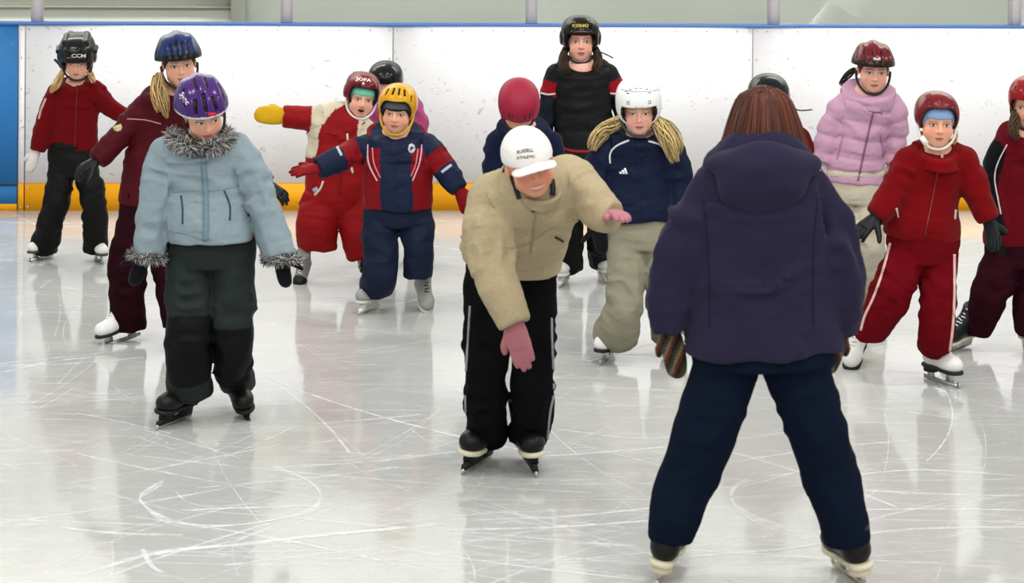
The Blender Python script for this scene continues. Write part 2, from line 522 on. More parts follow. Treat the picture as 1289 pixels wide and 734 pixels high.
# ------------------------------------------------------------------ heads
def head(p, chin, Hm=0.205, yaw=0, pitch=0, roll=0, dy=0.04, skin=(226, 176, 150), mouth='closed', brow=(150, 112, 80), lips=(190, 96, 90), iris=(52, 56, 60), look=0.0, wide=1.0, gaze=1.0, neck=None):
    R = rot(yaw, pitch, roll)
    cw = p.pt(chin[0], chin[1], dy)
    c = cw - R @ (np.array([0, -0.24, -0.5]) * Hm)
    p.hc, p.hR, p.hs, p.skin = c, R, Hm, np.asarray(skin, float)
    f = Field((-0.46, -0.56, -0.95), (0.46, 0.54, 0.56), 0.0135)
    U = f.union
    U(ell((0, 0.06, 0.12), (0.37 * wide, 0.44, 0.39)))
    U(ell((0, -0.10, -0.12), (0.315 * wide, 0.32, 0.36)), 0.06)
    U(ell((0, -0.20, -0.37), (0.15, 0.13, 0.125)), 0.10)
    for s in (-1, 1):
        U(ell((s * 0.17 * wide, -0.20, -0.16), 0.15), 0.06, f.box((-.5, -.55, -.5), (.5, .2, .2)))
        U(ell((s * 0.18 * wide, -0.03, -0.30), (0.12, 0.2, 0.1)), 0.07)
    fb = f.box((-.36, -.56, -.5), (.36, -.1, .34))
    U(ell((0, -0.30, 0.18), (0.24, 0.13, 0.16)), 0.08, fb)
    for s in (-1, 1):
        f.sub(ell((s * 0.145, -0.47, 0.045), (0.085, 0.075, 0.05)), 0.06, fb)
        U(ell((s * 0.145, -0.335, 0.035), (0.068, 0.06, 0.05)), 0.012, fb)
        U(cap((s * 0.06, -0.43, 0.125), (s * 0.22, -0.385, 0.13), 0.022, 0.016), 0.04, fb)
    U(cap((0, -0.41, 0.08), (0, -0.475, -0.10), 0.026, 0.046), 0.045, fb)
    for s in (-1, 1): U(ell((s * 0.048, -0.425, -0.115), 0.036), 0.025, fb)
    # mouth
    mz = -0.262
    if mouth == 'closed':
        U(ell((0, -0.385, mz + 0.022), (0.085, 0.04, 0.024)), 0.03, fb); U(ell((0, -0.38, mz - 0.024), (0.072, 0.042, 0.026)), 0.03, fb)
        f.sub(cap((-0.085, -0.43, mz), (0.085, -0.43, mz), 0.011, 0.011), 0.012, fb)
    elif mouth == 'open':
        U(ell((0, -0.385, mz + 0.04), (0.095, 0.04, 0.022)), 0.03, fb); U(ell((0, -0.36, mz - 0.06), (0.08, 0.045, 0.026)), 0.03, fb)
        f.sub(ell((0, -0.42, mz - 0.006), (0.085, 0.09, 0.042)), 0.012, fb)
    else:
        U(ell((0, -0.375, mz + 0.03), (0.11, 0.045, 0.02)), 0.03, fb); U(ell((0, -0.36, mz - 0.045), (0.10, 0.045, 0.024)), 0.03, fb)
        for s in (-1, 1): U(ell((s * 0.2, -0.27, -0.17), (0.09, 0.08, 0.08)), 0.05, fb)
        f.sub(ell((0, -0.42, mz), (0.125, 0.05, 0.022)), 0.01, fb)
    for s in (-1, 1):
        sl = f.box((-.46, -.25, -.3), (.46, .3, .3))
        U(ell((s * 0.375 * wide, 0.03, -0.03), (0.04, 0.085, 0.12)), 0.02, sl)
    nb = p.pt(*neck) if neck else p.pt(chin[0], chin[1] + 0.075 / p.mpp, dy - 0.10)
    nl = R.T @ (nb - c) / Hm; nl = nl * min(1.0, 0.9 / np.linalg.norm(nl)); nl[2] = max(nl[2], -.9); nl[:2] = np.clip(nl[:2], -.22, .26)
    U(cap((0, 0.07, -0.3), nl, 0.19, 0.21), 0.06)
    V, F = f.mesh(); F = outward(V, F)
    n = len(V); C = paint(n, skin)
    x, y, z = V.T; fr = y < -0.2
    ax = np.abs(x)
    def mixc(m, c):
        m = np.clip(m, 0, 1)[:, None]; C[:] = C * (1 - m) + np.asarray(c, float) * m
    sk = np.asarray(skin, float)
    mixc(0.45 * np.exp(-(((ax - 0.19) / 0.10) ** 2 + ((z + 0.14) / 0.10) ** 2)) * fr, sk * np.array([0.98, 0.70, 0.66]))
    mixc(0.35 * np.exp(-((x / 0.06) ** 2 + ((z + 0.11) / 0.06) ** 2)) * fr, sk * np.array([0.97, 0.74, 0.70]))
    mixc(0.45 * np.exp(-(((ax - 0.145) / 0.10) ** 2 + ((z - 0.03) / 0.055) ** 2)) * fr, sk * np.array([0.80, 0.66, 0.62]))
    # eyes: white, iris, lash line, brow
    ex = (ax - 0.145) / 0.066; ez = (z - 0.035) / (0.026 * gaze)
    ew = ex ** 2 + ez ** 2
    mixc((ew < 1) * fr, (214, 208, 204))
    xi = np.where(x > 0, x - 0.145, x + 0.145) - look
    mixc((xi ** 2 + (z - 0.036) ** 2 < 0.030 ** 2) * (ew < 1.15) * fr, iris)
    mixc((xi ** 2 + (z - 0.036) ** 2 < 0.014 ** 2) * (ew < 1.15) * fr, (14, 12, 12))
    mixc(((ew > 0.8) & (ew < 1.7) & (ez > 0.2)) * fr * 0.9, (72, 52, 44))
    mixc(np.exp(-((z - 0.135 + 0.35 * (ax - 0.13) ** 2 * 3) / 0.018) ** 2) * (ax > 0.055) * (ax < 0.235) * fr * 0.75, brow)
    lz = np.abs(z - mz)
    if mouth == 'closed':
        mixc(np.exp(-(x / 0.085) ** 4 - ((z - mz) / 0.042) ** 4) * (y < -0.3) * 0.85, lips)
        mixc((lz < 0.010) * (ax < 0.085) * (y < -0.3) * 0.8, (110, 48, 46))
    elif mouth == 'open':
        mixc(np.exp(-(x / 0.10) ** 4 - ((z - mz + 0.005) / 0.085) ** 4) * (y < -0.3) * 0.8, lips)
        mixc(((x / 0.085) ** 2 + ((z - mz + 0.006) / 0.042) ** 2 < 1) * (y < -0.2), (84, 30, 30))
        mixc((np.abs(z - mz - 0.022) < 0.010) * (ax < 0.06) * (y < -0.2), (225, 215, 205))
    else:
        mixc(np.exp(-(x / 0.12) ** 4 - ((z - mz) / 0.062) ** 4) * (y < -0.25) * 0.8, lips)
        mixc(((x / 0.125) ** 2 + ((z - mz) / 0.023) ** 2 < 1) * (y < -0.2) * .9, (226, 214, 204))
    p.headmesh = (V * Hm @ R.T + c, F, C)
    return c

def hw(p, V, f=1.0, off=(0, 0, 0)):
    """head-local (head heights) to world"""
    return (np.asarray(V, float) * f + np.asarray(off)) * p.hs @ p.hR.T + p.hc

def knit_hat(p, col, band=None, zf=0.20, name='knit_hat', thick=0.03, back=-0.25):
    f = Field((-0.5, -0.6, -0.4), (0.5, 0.6, 0.62), 0.018)
    f.union(ell((0, 0.05, 0.13), (0.37 + thick, 0.45 + thick, 0.40 + thick)))
    f.union(ell((0, -0.28, 0.18), (0.26, 0.18, 0.2)), 0.08)
    f.cut(lambda P: zf + (back - zf) * sstep(-0.34, 0.0, P[:, 1]) - P[:, 2], 0.02)
    V, F = f.mesh(); F = outward(V, F)
    C = paint(len(V), col)
    if band is not None:
        zc = zf + (back - zf) * sstep(-0.34, 0.0, V[:, 1])
        C[V[:, 2] < zc + 0.055] = band
    o = p.obj(name, hw(p, V), F, C, 'knit'); g = G(); g.o = o; g.V = hw(p, V); g.F = F; g._b = None; p.g[name] = g
    return g

def superell(c, r, n=2.6):
    c = np.asarray(c, np.float32); r = np.asarray(r, np.float32)
    def fn(P):
        q = (np.abs((P - c) / r) ** n).sum(1) ** (1 / n) + 1e-6
        return np.linalg.norm(P - c, axis=1) * (1 - 1 / q)
    return fn

def helmet(p, style, col, f=1.0, off=(0, 0, 0), rim=None, name='helmet', flap=-0.22, zf=0.19, slots=(), ridge=0.03, strap=None, dark=(14, 14, 15), trim=None, knobs=False, extra=None, seed=0, rx=None, shell='shell_plastic'):
    h = 0.0175
    F_ = Field((-0.62, -0.78, -0.45), (0.62, 0.78, 0.78), h)
    if style == 'hockey':
        rx = rx or (0.455, 0.565, 0.46); c0 = (0, 0.05, 0.17)
        outer = superell(c0, rx, 2.5); inner = superell(c0, [a - 0.055 for a in rx], 2.5)
        F_.union(outer)
        if ridge:
            for s in (-1, 1):
                F_.union(cap((s * 0.20, -0.40, 0.43), (s * 0.20, 0.45, 0.45), 0.075, 0.075 + ridge), 0.05)
            F_.union(cap((-0.2, -0.485, 0.26), (0.2, -0.485, 0.26), 0.05, 0.05), 0.03)
            for s in (-1, 1): F_.union(ell((s * 0.445, 0.02, 0.10), (0.05, 0.2, 0.17)), 0.03)
        if knobs:
            for s in (-1, 1):
                F_.union(cap((s * 0.26, -0.2, 0.56), (s * 0.26, 0.15, 0.58), 0.075, 0.075), 0.03)
                F_.union(cap((s * 0.45, -0.1, 0.26), (s * 0.46, 0.15, 0.26), 0.065, 0.065), 0.03)
        def zc(P): return zf + (flap - zf) * sstep(-0.37, -0.22, P[:, 1])
    elif style == 'bike':
        rx = rx or (0.50, 0.66, 0.46); c0 = (0, 0.05, 0.16)
        outer = superell(c0, rx, 2.02); inner = superell(c0, [a - 0.085 for a in rx], 2.02)
        F_.union(lambda P: outer(P) - 0.015 * np.cos(7.0 * P[:, 0] / 0.33 * 1.0) * sstep(0.1, 0.4, P[:, 2]))
        def zc(P): return zf - 0.14 * (P[:, 1] + 0.55)
    else:
        rx = rx or (0.44, 0.55, 0.46); c0 = (0, 0.05, 0.16)
        outer = superell(c0, rx, 2.2); inner = superell(c0, [a - 0.05 for a in rx], 2.2)
        F_.union(outer)
        def zc(P): return zf + (flap - zf) * sstep(-0.42, -0.12, P[:, 1])
    if extra is not None: extra(F_)
    F_.sub(inner, 0.01)
    F_.cut(lambda P: zc(P) - P[:, 2], 0.02)
    def on_shell(q):
        o = np.asarray(q, float) - c0; n_ = 2.5 if style == 'hockey' else (2.02 if style == 'bike' else 2.2)
        return np.asarray(c0) + o / ((np.abs(o / np.asarray(rx)) ** n_).sum() ** (1 / n_))
    for a, b, r in slots:
        ps = [on_shell(np.asarray(a, float) + t * (np.asarray(b, float) - np.asarray(a, float))) for t in np.linspace(0, 1, 4)]
        for q0, q1 in zip(ps[:-1], ps[1:]): F_.sub(cap(q0, q1, r, r), 0.008)
    V, F = F_.mesh(); F = outward(V, F)
    C = paint(len(V), col)
    d = outer(V.astype(np.float32)); e = V[:, 2] - zc(V)
    if trim is not None: C[e < 0.045] = trim
    if rim is not None: C[(e < 0.14) & (d > -0.06)] = rim
    C[(d < -0.02)] = dark
    for a, b, r in slots:
        for t in np.linspace(0, 1, 7):
            C[np.linalg.norm(V - on_shell(np.asarray(a, float) + t * (np.asarray(b, float) - np.asarray(a, float))), axis=1) < r * 0.98] = dark
    W_ = hw(p, V, f, off)
    o = p.obj(name, W_, F, C, shell); g = G(); g.o = o; g.V = W_; g.F = F; g._b = None; p.g[name] = g
    if strap is not None:
        acc = Acc()
        for s in (-1, 1):
            q = np.array([(s * 0.42, -0.02, 0.0), (s * 0.405, -0.08, -0.18), (s * 0.33, -0.16, -0.36), (s * 0.16, -0.24, -0.50), (0, -0.26, -0.53)])
            acc.tube(hw(p, spline(q, 4)), 0.016 * p.hs / 0.2 * 0.25 + 0.0025, strap, 6)
        s_ = acc.obj('chin_strap', 'strap_webbing', o, p.base)
    return g

# ------------------------------------------------------------------ hair and fur
def strands(p, name, locks, col, n=60, r=0.0022, segs=9, var=0.25, spread=1.0, parent=None, seed=3, taper=0.35):
    if len(locks) > 1:
        for i, l_ in enumerate(locks): strands(p, name, [l_], col, n, r, segs, var, spread, parent, seed + i, taper)
        return
    rg = np.random.default_rng(seed); acc = Acc(); col = np.asarray(col, float)
    for lk in locks:
        P = np.array([(q if len(q) == 3 else p.pt(q[0], q[1], q[3])) for q in lk['pts']], float) if 'pts' in lk else lk
        R = np.asarray(lk['r'], float) * p.mpp
        S = spline(np.column_stack([P, R]), 4)
        for i in range(lk.get('n', n)):
            a = rg.uniform(0, 2 * np.pi); m = math.sqrt(rg.uniform(0, 1)) * spread
            t = np.linspace(0, len(S) - 1, segs) * rg.uniform(0.78, 1.0)
            Q = np.stack([np.interp(t, np.arange(len(S)), S[:, q]) for q in range(4)], 1)
            T = np.gradient(Q[:, :3], axis=0); T /= np.linalg.norm(T, axis=1)[:, None] + 1e-9
            U = np.cross(T, (0.1, 1, 0.05)); U /= np.linalg.norm(U, axis=1)[:, None] + 1e-9; W_ = np.cross(T, U)
            ph = rg.uniform(0, 6.28); wob = 0.45 * np.sin(np.linspace(0, rg.uniform(2, 9), segs) + ph)
            off = (Q[:, 3] * m)[:, None] * (np.cos(a + wob)[:, None] * U + np.sin(a + wob)[:, None] * W_)
            rr = r * rg.uniform(0.7, 1.4) * np.linspace(1, taper, segs)
            acc.tube(Q[:, :3] + off, rr, np.clip(col * rg.uniform(1 - var, 1 + var), 0, 255), 4)
    return acc.obj(name, 'hair', parent or p.root, p.base)

def fur(p, name, path, rad, n=900, length=0.035, cols=((60, 58, 60), (120, 118, 118), (205, 205, 202)), seed=5, parent=None, base=None, gap=None):
    rg = np.random.default_rng(seed); acc = Acc(); S = spline(np.asarray(path, float), 6)
    k = len(S)
    for i in range(n):
        t = rg.uniform(0, k - 1.001); j = int(t)
        if gap and gap[0] < t / k < gap[1]: continue
        c = S[j] + (t - j) * (S[j + 1] - S[j])
        d = rg.normal(size=3); d /= np.linalg.norm(d)
        st = c + d * rad * 0.5; ln = length * rg.uniform(0.6, 1.25)
        d2 = d + rg.normal(size=3) * 0.35 + np.array([0, 0, -0.25]); d2 /= np.linalg.norm(d2)
        mid = st + d2 * ln * 0.55; d3 = d2 + rg.normal(size=3) * 0.3 + np.array([0, 0, -0.2]); d3 /= np.linalg.norm(d3)
        acc.tube([st, mid, mid + d3 * ln * 0.5], [0.0022, 0.0016, 0.0005], cols[rg.integers(len(cols))], 3)
    return acc.obj(name, 'fur', parent or p.root, p.base)

# ------------------------------------------------------------------ hands in gloves
def glove(p, wrist, tip, Lg, thumb=1, nrm=(0, -1, 0), curl=14, spread=9, mitten=False, col=(20, 22, 24), mat='knit', cuff=0.35, cuffcol=None, fat=1.0, name=None, h=None, thumb_in=0.0):
    d = np.asarray(tip, float) - wrist; d /= np.linalg.norm(d)
    n = np.asarray(nrm, float); n = n - d * (n @ d); n /= np.linalg.norm(n)
    x = np.cross(d, n) * thumb
    M = np.stack([x, d, n], 1) * Lg
    f = Field((-0.55, -0.5, -0.62), (0.75, 1.12, 0.34), h or 0.024)
    c1 = Chain([(0, 0.0, 0), (0.01, 0.22, 0), (0, 0.46, 0)], [0.155 * fat, 0.21 * fat, 0.215 * fat], [0.12 * fat, 0.125 * fat, 0.10 * fat], flat1=False, k=0.04)
    c1.into(f)
    if mitten:
        a = math.radians(curl)
        pts = [(0, 0.40, 0), (0, 0.62, -0.02), (0, 0.62 + 0.22 * math.cos(a), -0.02 - 0.22 * math.sin(a)), (0, 0.62 + 0.30 * math.cos(a * 1.4), -0.03 - 0.3 * math.sin(a * 1.4))]
        Chain(pts, np.array([0.215, 0.22, 0.19, 0.13]) * fat, np.array([0.115, 0.115, 0.10, 0.08]) * fat, flat1=False, k=0.05).into(f)
    else:
        for bx, ln, sp in ((0.155, 0.42, 1.0), (0.052, 0.48, 0.3), (-0.052, 0.45, -0.4), (-0.15, 0.35, -1.1)):
            q = np.array([bx, 0.44 - abs(bx) * 0.25, 0.0]); pts = [q]; a = math.radians(curl * 0.5)
            sx = math.radians(spread * sp)
            for fr_, dc in ((0.44, 1.0), (0.32, 1.3), (0.24, 1.1)):
                dv = np.array([math.sin(sx) * math.cos(a), math.cos(sx) * math.cos(a), -math.sin(a)])
                q = q + dv * ln * fr_; pts.append(q); a += math.radians(curl * dc)
            Chain(pts, [0.068 * fat, 0.066 * fat, 0.060 * fat, 0.050 * fat], [0.068 * fat, 0.066 * fat, 0.06 * fat, 0.05 * fat], flat1=False, k=0.022, smooth=2).into(f)
    tx = 0.62 - thumb_in
    Chain([(0.10, 0.06, 0.0), (0.24 - 0.2 * thumb_in, 0.24, -0.04), (0.24 + 0.55 * (tx - 0.24), 0.40, -0.08), (0.24 + 0.85 * (tx - 0.24), 0.52, -0.11)],
          np.array([0.11, 0.088, 0.078, 0.055]) * fat, np.array([0.10, 0.088, 0.078, 0.055]) * fat, flat1=False, k=0.035, smooth=2).into(f)
    if cuff:
        Chain([(0, -cuff, 0), (0, 0.06, 0)], [0.19 * fat, 0.165 * fat], [0.15 * fat, 0.13 * fat], flat0=True, flat1=False, k=0.03, smooth=1).into(f)
    V, F = f.mesh()
    Wv = V @ M.T + wrist
    F = outward(Wv - wrist, F)
    C = paint(len(V), col) if not callable(col) else col(V, Wv)
    if cuffcol is not None: C[V[:, 1] < 0.04] = cuffcol
    return p.obj(name or ('mitten' if mitten else 'glove'), Wv, F, C, mat)

# ------------------------------------------------------------------ skates
def skate(p, px, py, z=0.0, L=0.225, yaw=0, pitch=0, roll=0, style='figure', boot=(236, 236, 232), sole=(24, 20, 18), lace=(225, 225, 222), holder=(20, 20, 20), toe=None, blade=(190, 192, 190), top=0.6, edge=None, back=0.0):
    """px, py: where the middle of the blade meets (or hangs z above) the ice"""
    o = ground(px, py, z); R = rot(yaw, pitch, roll)
    def T(V): return np.asarray(V, float) * L @ R.T + o
    zs = 0.30 if style == 'figure' else 0.32
    f = Field((-0.34, -0.85, zs - 0.05), (0.34, 0.45, zs + top + 0.08), 0.0215)
    f.union(cap((0, 0.16, zs + 0.15), (0, -0.52, zs + 0.11), 0.165, 0.155))
    f.union(ell((0, -0.40, zs + 0.11), (0.19, 0.27, 0.145)), 0.04)
    f.union(cap((0, -0.30, zs + 0.17), (0, 0.02, zs + 0.40), 0.13, 0.16), 0.07)
    f.union(cap((0, 0.10, zs + 0.15), (0, 0.12, zs + top), 0.165, 0.20), 0.06)
    if style != 'figure': f.union(ell((0, 0.235, zs + top - 0.1), (0.09, 0.06, 0.16)), 0.05)
    f.cut(lambda P: zs - P[:, 2], 0.02); f.cut(lambda P: P[:, 2] - zs - top - 0.24 * (P[:, 1] - 0.1), 0.02)
    V, F = f.mesh(); Wv = T(V); F = outward(Wv - o, F)
    C = paint(len(V), boot)
    if toe is not None: C[(V[:, 1] < -0.40)] = toe
    if edge is not None: C[(V[:, 2] < zs + 0.045)] = edge
    b = p.obj('skate', Wv, F, C, 'leather')
    # sole (and heel)
    f = Field((-0.3, -0.8, 0.1), (0.3, 0.45, zs + 0.06), 0.02)
    so = lambda P: np.maximum(np.minimum(np.sqrt((P[:, 0] / 0.175) ** 2 + (np.maximum(np.abs(P[:, 1] + 0.42) - 0.06, 0) / 0.22) ** 2) - 1,
                                         np.sqrt((P[:, 0] / 0.145) ** 2 + (np.maximum(np.abs(P[:, 1] - 0.02) - 0.22, 0) / 0.12) ** 2) - 1) * 0.15, np.abs(P[:, 2] - zs + 0.015) - 0.033)
    f.union(so, 0.01)
    if style == 'figure':
        f.union(lambda P: np.maximum((np.sqrt((P[:, 0] / 0.135) ** 2 + ((P[:, 1] - 0.17) / 0.15) ** 2) - 1) * 0.13, np.abs(P[:, 2] - zs + 0.07) - 0.065), 0.01)
    V, F = f.mesh(); Wv = T(V); p.obj('sole', Wv, outward(Wv - o, F), sole, 'rubber', parent=b)
    acc = Acc()
    if style != 'figure':
        for a, c in (((-0.42), 0.10), ((0.13), 0.09)):
            for k in range(3):
                wd = (0.085, 0.06, 0.04)[k]; z1 = zs - 0.02 - k * 0.065; z0 = z1 - 0.068; ln = c + 0.03 * k + 0.02
                acc.box((-wd, a - ln, z0), (wd, a + ln, z1), holder)
        acc.box((-0.035, -0.66, 0.075), (0.035, 0.30, 0.145), holder)
        Vv = np.vstack(acc.V); p.obj('blade_holder', T(Vv), np.vstack(acc.F), np.vstack(acc.C), 'rubber', False, parent=b)
        acc = Acc(); acc.box((-0.010, -0.69, 0.012), (0.010, 0.34, 0.09), blade); acc.box((-0.010, -0.60, 0.0), (0.010, 0.26, 0.014), blade)
    else:
        acc.box((-0.010, -0.66, 0.012), (0.010, 0.38, 0.085), blade); acc.box((-0.010, -0.56, 0.0), (0.010, 0.28, 0.014), blade)
        acc.box((-0.010, -0.70, 0.03), (0.010, -0.62, 0.12), blade)
        acc.box((-0.016, -0.50, 0.08), (0.016, -0.30, zs - 0.03), blade); acc.box((-0.016, 0.08, 0.08), (0.016, 0.26, zs - 0.12), blade)
        acc.box((-0.10, -0.58, zs - 0.055), (0.10, -0.24, zs - 0.035), blade)
    Vv = np.vstack(acc.V); p.obj('blade', T(Vv), np.vstack(acc.F), np.vstack(acc.C), 'steel', False, parent=b)
    acc = Acc()
    for i in range(6):
        t = i / 5; yb = -0.34 + 0.30 * t; zb = zs + 0.305 + 0.20 * t + (0.05 if i == 5 else 0)
        yb2 = yb - 0.02
        wd = 0.075 + 0.015 * t
        q = [(-wd, yb + 0.05, zb - 0.03), (-wd * .5, yb - 0.005, zb + 0.005), (0, yb - 0.022, zb + 0.022), (wd * .5, yb - 0.005, zb + 0.005), (wd, yb + 0.05, zb - 0.03)]
        q = np.array(q); q[:, 2] += np.linspace(-0.02, 0.02, 5) * (1 if i % 2 else -1)
        acc.tube(T(q), 0.015 * L, lace, 5)
    acc.obj('laces', 'strap_webbing', b, p.base)
    q = T([(0, -0.02, zs + 0.05)])[0]; q2 = T([(0, 0.12, zs + top)])[0]
    return q, q2

def leg(p, rows, ankle, r_end, rvs=1.0, toe_slack=0.0, n1=None, **kw):
    """trouser leg through rows (px,py,r,dy) ending at the ankle point"""
    P = [p.pt(r[0], r[1], r[3] if len(r) > 3 else 0) for r in rows] + [ankle]
    R = np.array([r[2] for r in rows] + [r_end]) * p.mpp
    if n1 is None:
        q = P[-1] - P[-2]; q = q / np.linalg.norm(q); n1 = q * .4 + np.array([0, 0, -.6])
    c = Chain(P, R, R * rvs, k=0.010, n1=n1, **kw); p.inner.append((Chain(P, R, R), 0.5))
    return c
# ------------------------------------------------------------------ the rink
def node_mat(name, rough=0.5, spec=0.5):
    m = bpy.data.materials.new(name); m.use_nodes = True
    b = m.node_tree.nodes['Principled BSDF']; b.inputs['Roughness'].default_value = rough; b.inputs['Specular IOR Level'].default_value = spec
    return m, m.node_tree.nodes, m.node_tree.links, b
def ramp(N, stops):
    r = N.new('ShaderNodeValToRGB'); e = r.color_ramp.elements
    e[0].position, e[0].color = stops[0][0], tuple(lin(stops[0][1])) + (1,)
    e[1].position, e[1].color = stops[-1][0], tuple(lin(stops[-1][1])) + (1,)
    for p, c in stops[1:-1]:
        q = e.new(p); q.color = tuple(lin(c)) + (1,)
    return r

def noise(N, L, vec, scale, detail=4, dist=0.0, stretch=None, rz=0.0):
    n = N.new('ShaderNodeTexNoise'); n.inputs['Scale'].default_value = scale; n.inputs['Detail'].default_value = detail; n.inputs['Distortion'].default_value = dist
    if stretch:
        mp = N.new('ShaderNodeMapping'); mp.inputs['Scale'].default_value = stretch; mp.inputs['Rotation'].default_value = (0, 0, rz)
        L.new(vec, mp.inputs[0]); vec = mp.outputs[0]
    L.new(vec, n.inputs['Vector']); return n

def struct(o, kind='structure'):
    o['kind'] = kind; return o

# ice: grey white sheet with a wet gloss, snow dust and fine scratches in it
ICE, N, L, b = node_mat('ice', 0.12)
b.inputs['IOR'].default_value = 1.45
tc = N.new('ShaderNodeTexCoord'); vec = tc.outputs['Object']
n1 = noise(N, L, vec, 0.8, 5, 0.6); n2 = noise(N, L, vec, 5.0, 6, 0.8)
n3 = noise(N, L, vec, 90, 3); n4 = noise(N, L, vec, 3.0, 8, 1.5, (1, 14, 1), 0.35); n5 = noise(N, L, vec, 3.2, 8, 1.2, (1, 16, 1), -0.3)
def math_(op, a, b_, clamp=False):
    m = N.new('ShaderNodeMath'); m.operation = op; m.use_clamp = clamp
    for i, v in enumerate((a, b_)):
        if isinstance(v, (int, float)): m.inputs[i].default_value = v
        else: L.new(v, m.inputs[i])
    return m.outputs[0]
scr = math_('MAXIMUM', math_('MULTIPLY', math_('SUBTRACT', n4.outputs['Fac'], 0.60), 6.0, True), math_('MULTIPLY', math_('SUBTRACT', n5.outputs['Fac'], 0.60), 6.0, True))
dust = math_('MULTIPLY', math_('SUBTRACT', n3.outputs['Fac'], 0.64), 10.0, True)
dust = math_('MULTIPLY', dust, math_('MULTIPLY', math_('SUBTRACT', n2.outputs['Fac'], 0.42), 4.0, True), True)
patchy = math_('MULTIPLY', math_('SUBTRACT', n2.outputs['Fac'], 0.45), 2.0, True)
snow = math_('ADD', math_('MULTIPLY', scr, 0.28), math_('ADD', math_('MULTIPLY', dust, 0.5), math_('MULTIPLY', patchy, 0.10)), True)
cr = ramp(N, [(0.3, (176, 178, 176)), (0.7, (190, 191, 189))]); L.new(n1.outputs['Fac'], cr.inputs[0])
mx = N.new('ShaderNodeMix'); mx.data_type = 'RGBA'; L.new(snow, mx.inputs[0]); L.new(cr.outputs[0], mx.inputs[6]); mx.inputs[7].default_value = tuple(lin((238, 240, 241))) + (1,)
L.new(mx.outputs[2], b.inputs['Base Color'])
L.new(math_('ADD', 0.07, math_('MULTIPLY', snow, 0.5), True), b.inputs['Roughness'])
bp = N.new('ShaderNodeBump'); bp.inputs['Strength'].default_value = 0.10; bp.inputs['Distance'].default_value = 0.004
n6 = noise(N, L, vec, 12.0, 6); L.new(math_('ADD', math_('MULTIPLY', snow, 0.7), n6.outputs['Fac']), bp.inputs['Height']); L.new(bp.outputs[0], b.inputs['Normal'])
# snow scraped up by the blades
SNOW, N, L, b = node_mat('scraped_snow', 0.85, 0.3)
b.inputs['Base Color'].default_value = tuple(lin((236, 239, 240))) + (1,)
tc = N.new('ShaderNodeTexCoord'); n = noise(N, L, tc.outputs['Object'], 14, 8)
n_ = noise(N, L, tc.outputs['Object'], 1.6, 3)
mul = N.new('ShaderNodeMath'); mul.operation = 'MULTIPLY'; L.new(n.outputs['Fac'], mul.inputs[0]); L.new(n_.outputs['Fac'], mul.inputs[1])
mr = N.new('ShaderNodeMapRange'); mr.inputs[1].default_value = 0.10; mr.inputs[2].default_value = 0.32; mr.inputs[3].default_value = 0.0; mr.inputs[4].default_value = 0.65
L.new(mul.outputs[0], mr.inputs[0]); L.new(mr.outputs[0], b.inputs['Alpha'])

pl = ground(0, 265.2); pr = ground(1289, 264.7)           # foot of the boards
wd = (pr - pl) / np.linalg.norm(pr - pl); wn = np.array([wd[1], -wd[0], 0.0])   # along, and out towards the ice
WM = Matrix(((wd[0], -wn[0], 0, pl[0]), (wd[1], -wn[1], 0, pl[1]), (0, 0, 1, 0), (0, 0, 0, 1)))
def wx(px, py=150.0):
    """distance along the boards of a pixel column"""
    d = at(px, py, 10.0) - CAM
    t = ((pl - CAM) @ wn) / (d @ wn); return float((CAM + d * t - pl) @ wd)
def wz(px, py):
    d = at(px, py, 10.0) - CAM; t = ((pl - CAM) @ wn) / (d @ wn); return float((CAM + d * t)[2])
mpp_b = pl[1] / FPX
ZT = 0.5 * (wz(0, 31.0) + wz(1289, 36.0))               # top of the boards
ZK = wz(300, 231.0)                                     # top of the kickplate
print('board height', ZT, 'kick', ZK, 'depth', pl, pr, 'panel', wx(947) - wx(494))

# floor
def arc_pts(c, r, a0, a1, n=40, sq=1.0, ph=0):
    a = np.linspace(a0, a1, n); return np.stack([c[0] + r * np.cos(a) * 1.0, c[1] + r * sq * np.sin(a), np.zeros(n)], 1)
def trail(acc, P, w, z):
    P = np.asarray(P, float); T = np.gradient(P, axis=0); T /= np.linalg.norm(T, axis=1)[:, None] + 1e-9
    Nn = np.stack([-T[:, 1], T[:, 0], 0 * T[:, 0]], 1); ww = (w * np.linspace(0.4, 1, len(P)) * np.linspace(1, 0.4, len(P)) * 1.6)[:, None]
    A, B = P + Nn * ww, P - Nn * ww; A[:, 2] = z; B[:, 2] = z
    V = np.stack([A, B], 1).reshape(-1, 3)
    acc.add(V, [[2 * i, 2 * i + 1, 2 * i + 3, 2 * i + 2] for i in range(len(P) - 1)], (238, 240, 241))
rs = np.random.default_rng(11)
tr = Acc(); zz = 0.0006
for i in range(800):
    Y = rs.uniform(6.5, 15.6) if i % 3 else rs.uniform(6.5, 11); X = rs.uniform(-0.27, 0.27) * Y
    a = rs.normal(0, 0.55) if rs.random() < 0.75 else rs.uniform(0, 3.14)
    r = rs.uniform(1.2, 9) * rs.choice([-1, 1]); ln = rs.uniform(0.25, 1.9)
    t = np.linspace(-ln / 2, ln / 2, 18)
    P = np.stack([X + r * np.sin(a + t / r) - r * math.sin(a), Y - r * np.cos(a + t / r) + r * math.cos(a), 0 * t], 1)
    zz += 0.000001; trail(tr, P, rs.choice([0.0015, 0.0025, 0.004, 0.008], p=[.42, .33, .18, .07]), zz)
def px_trail(pts, w):
    global zz
    q = spline(np.array(pts, float), 8); zz += 0.000002
    trail(tr, [ground(x, y) for x, y in q], w, zz)
for j in (0, 2, 5):
    px_trail([(205, 605 + j), (180, 620 + j), (178, 632), (200, 648 + j), (240, 660 + j), (300, 661), (360, 652), (395, 638 + j), (403, 622), (385, 604), (345, 586 + j)], 0.006)
px_trail([(222, 620), (235, 632), (262, 638), (300, 636)], 0.004)
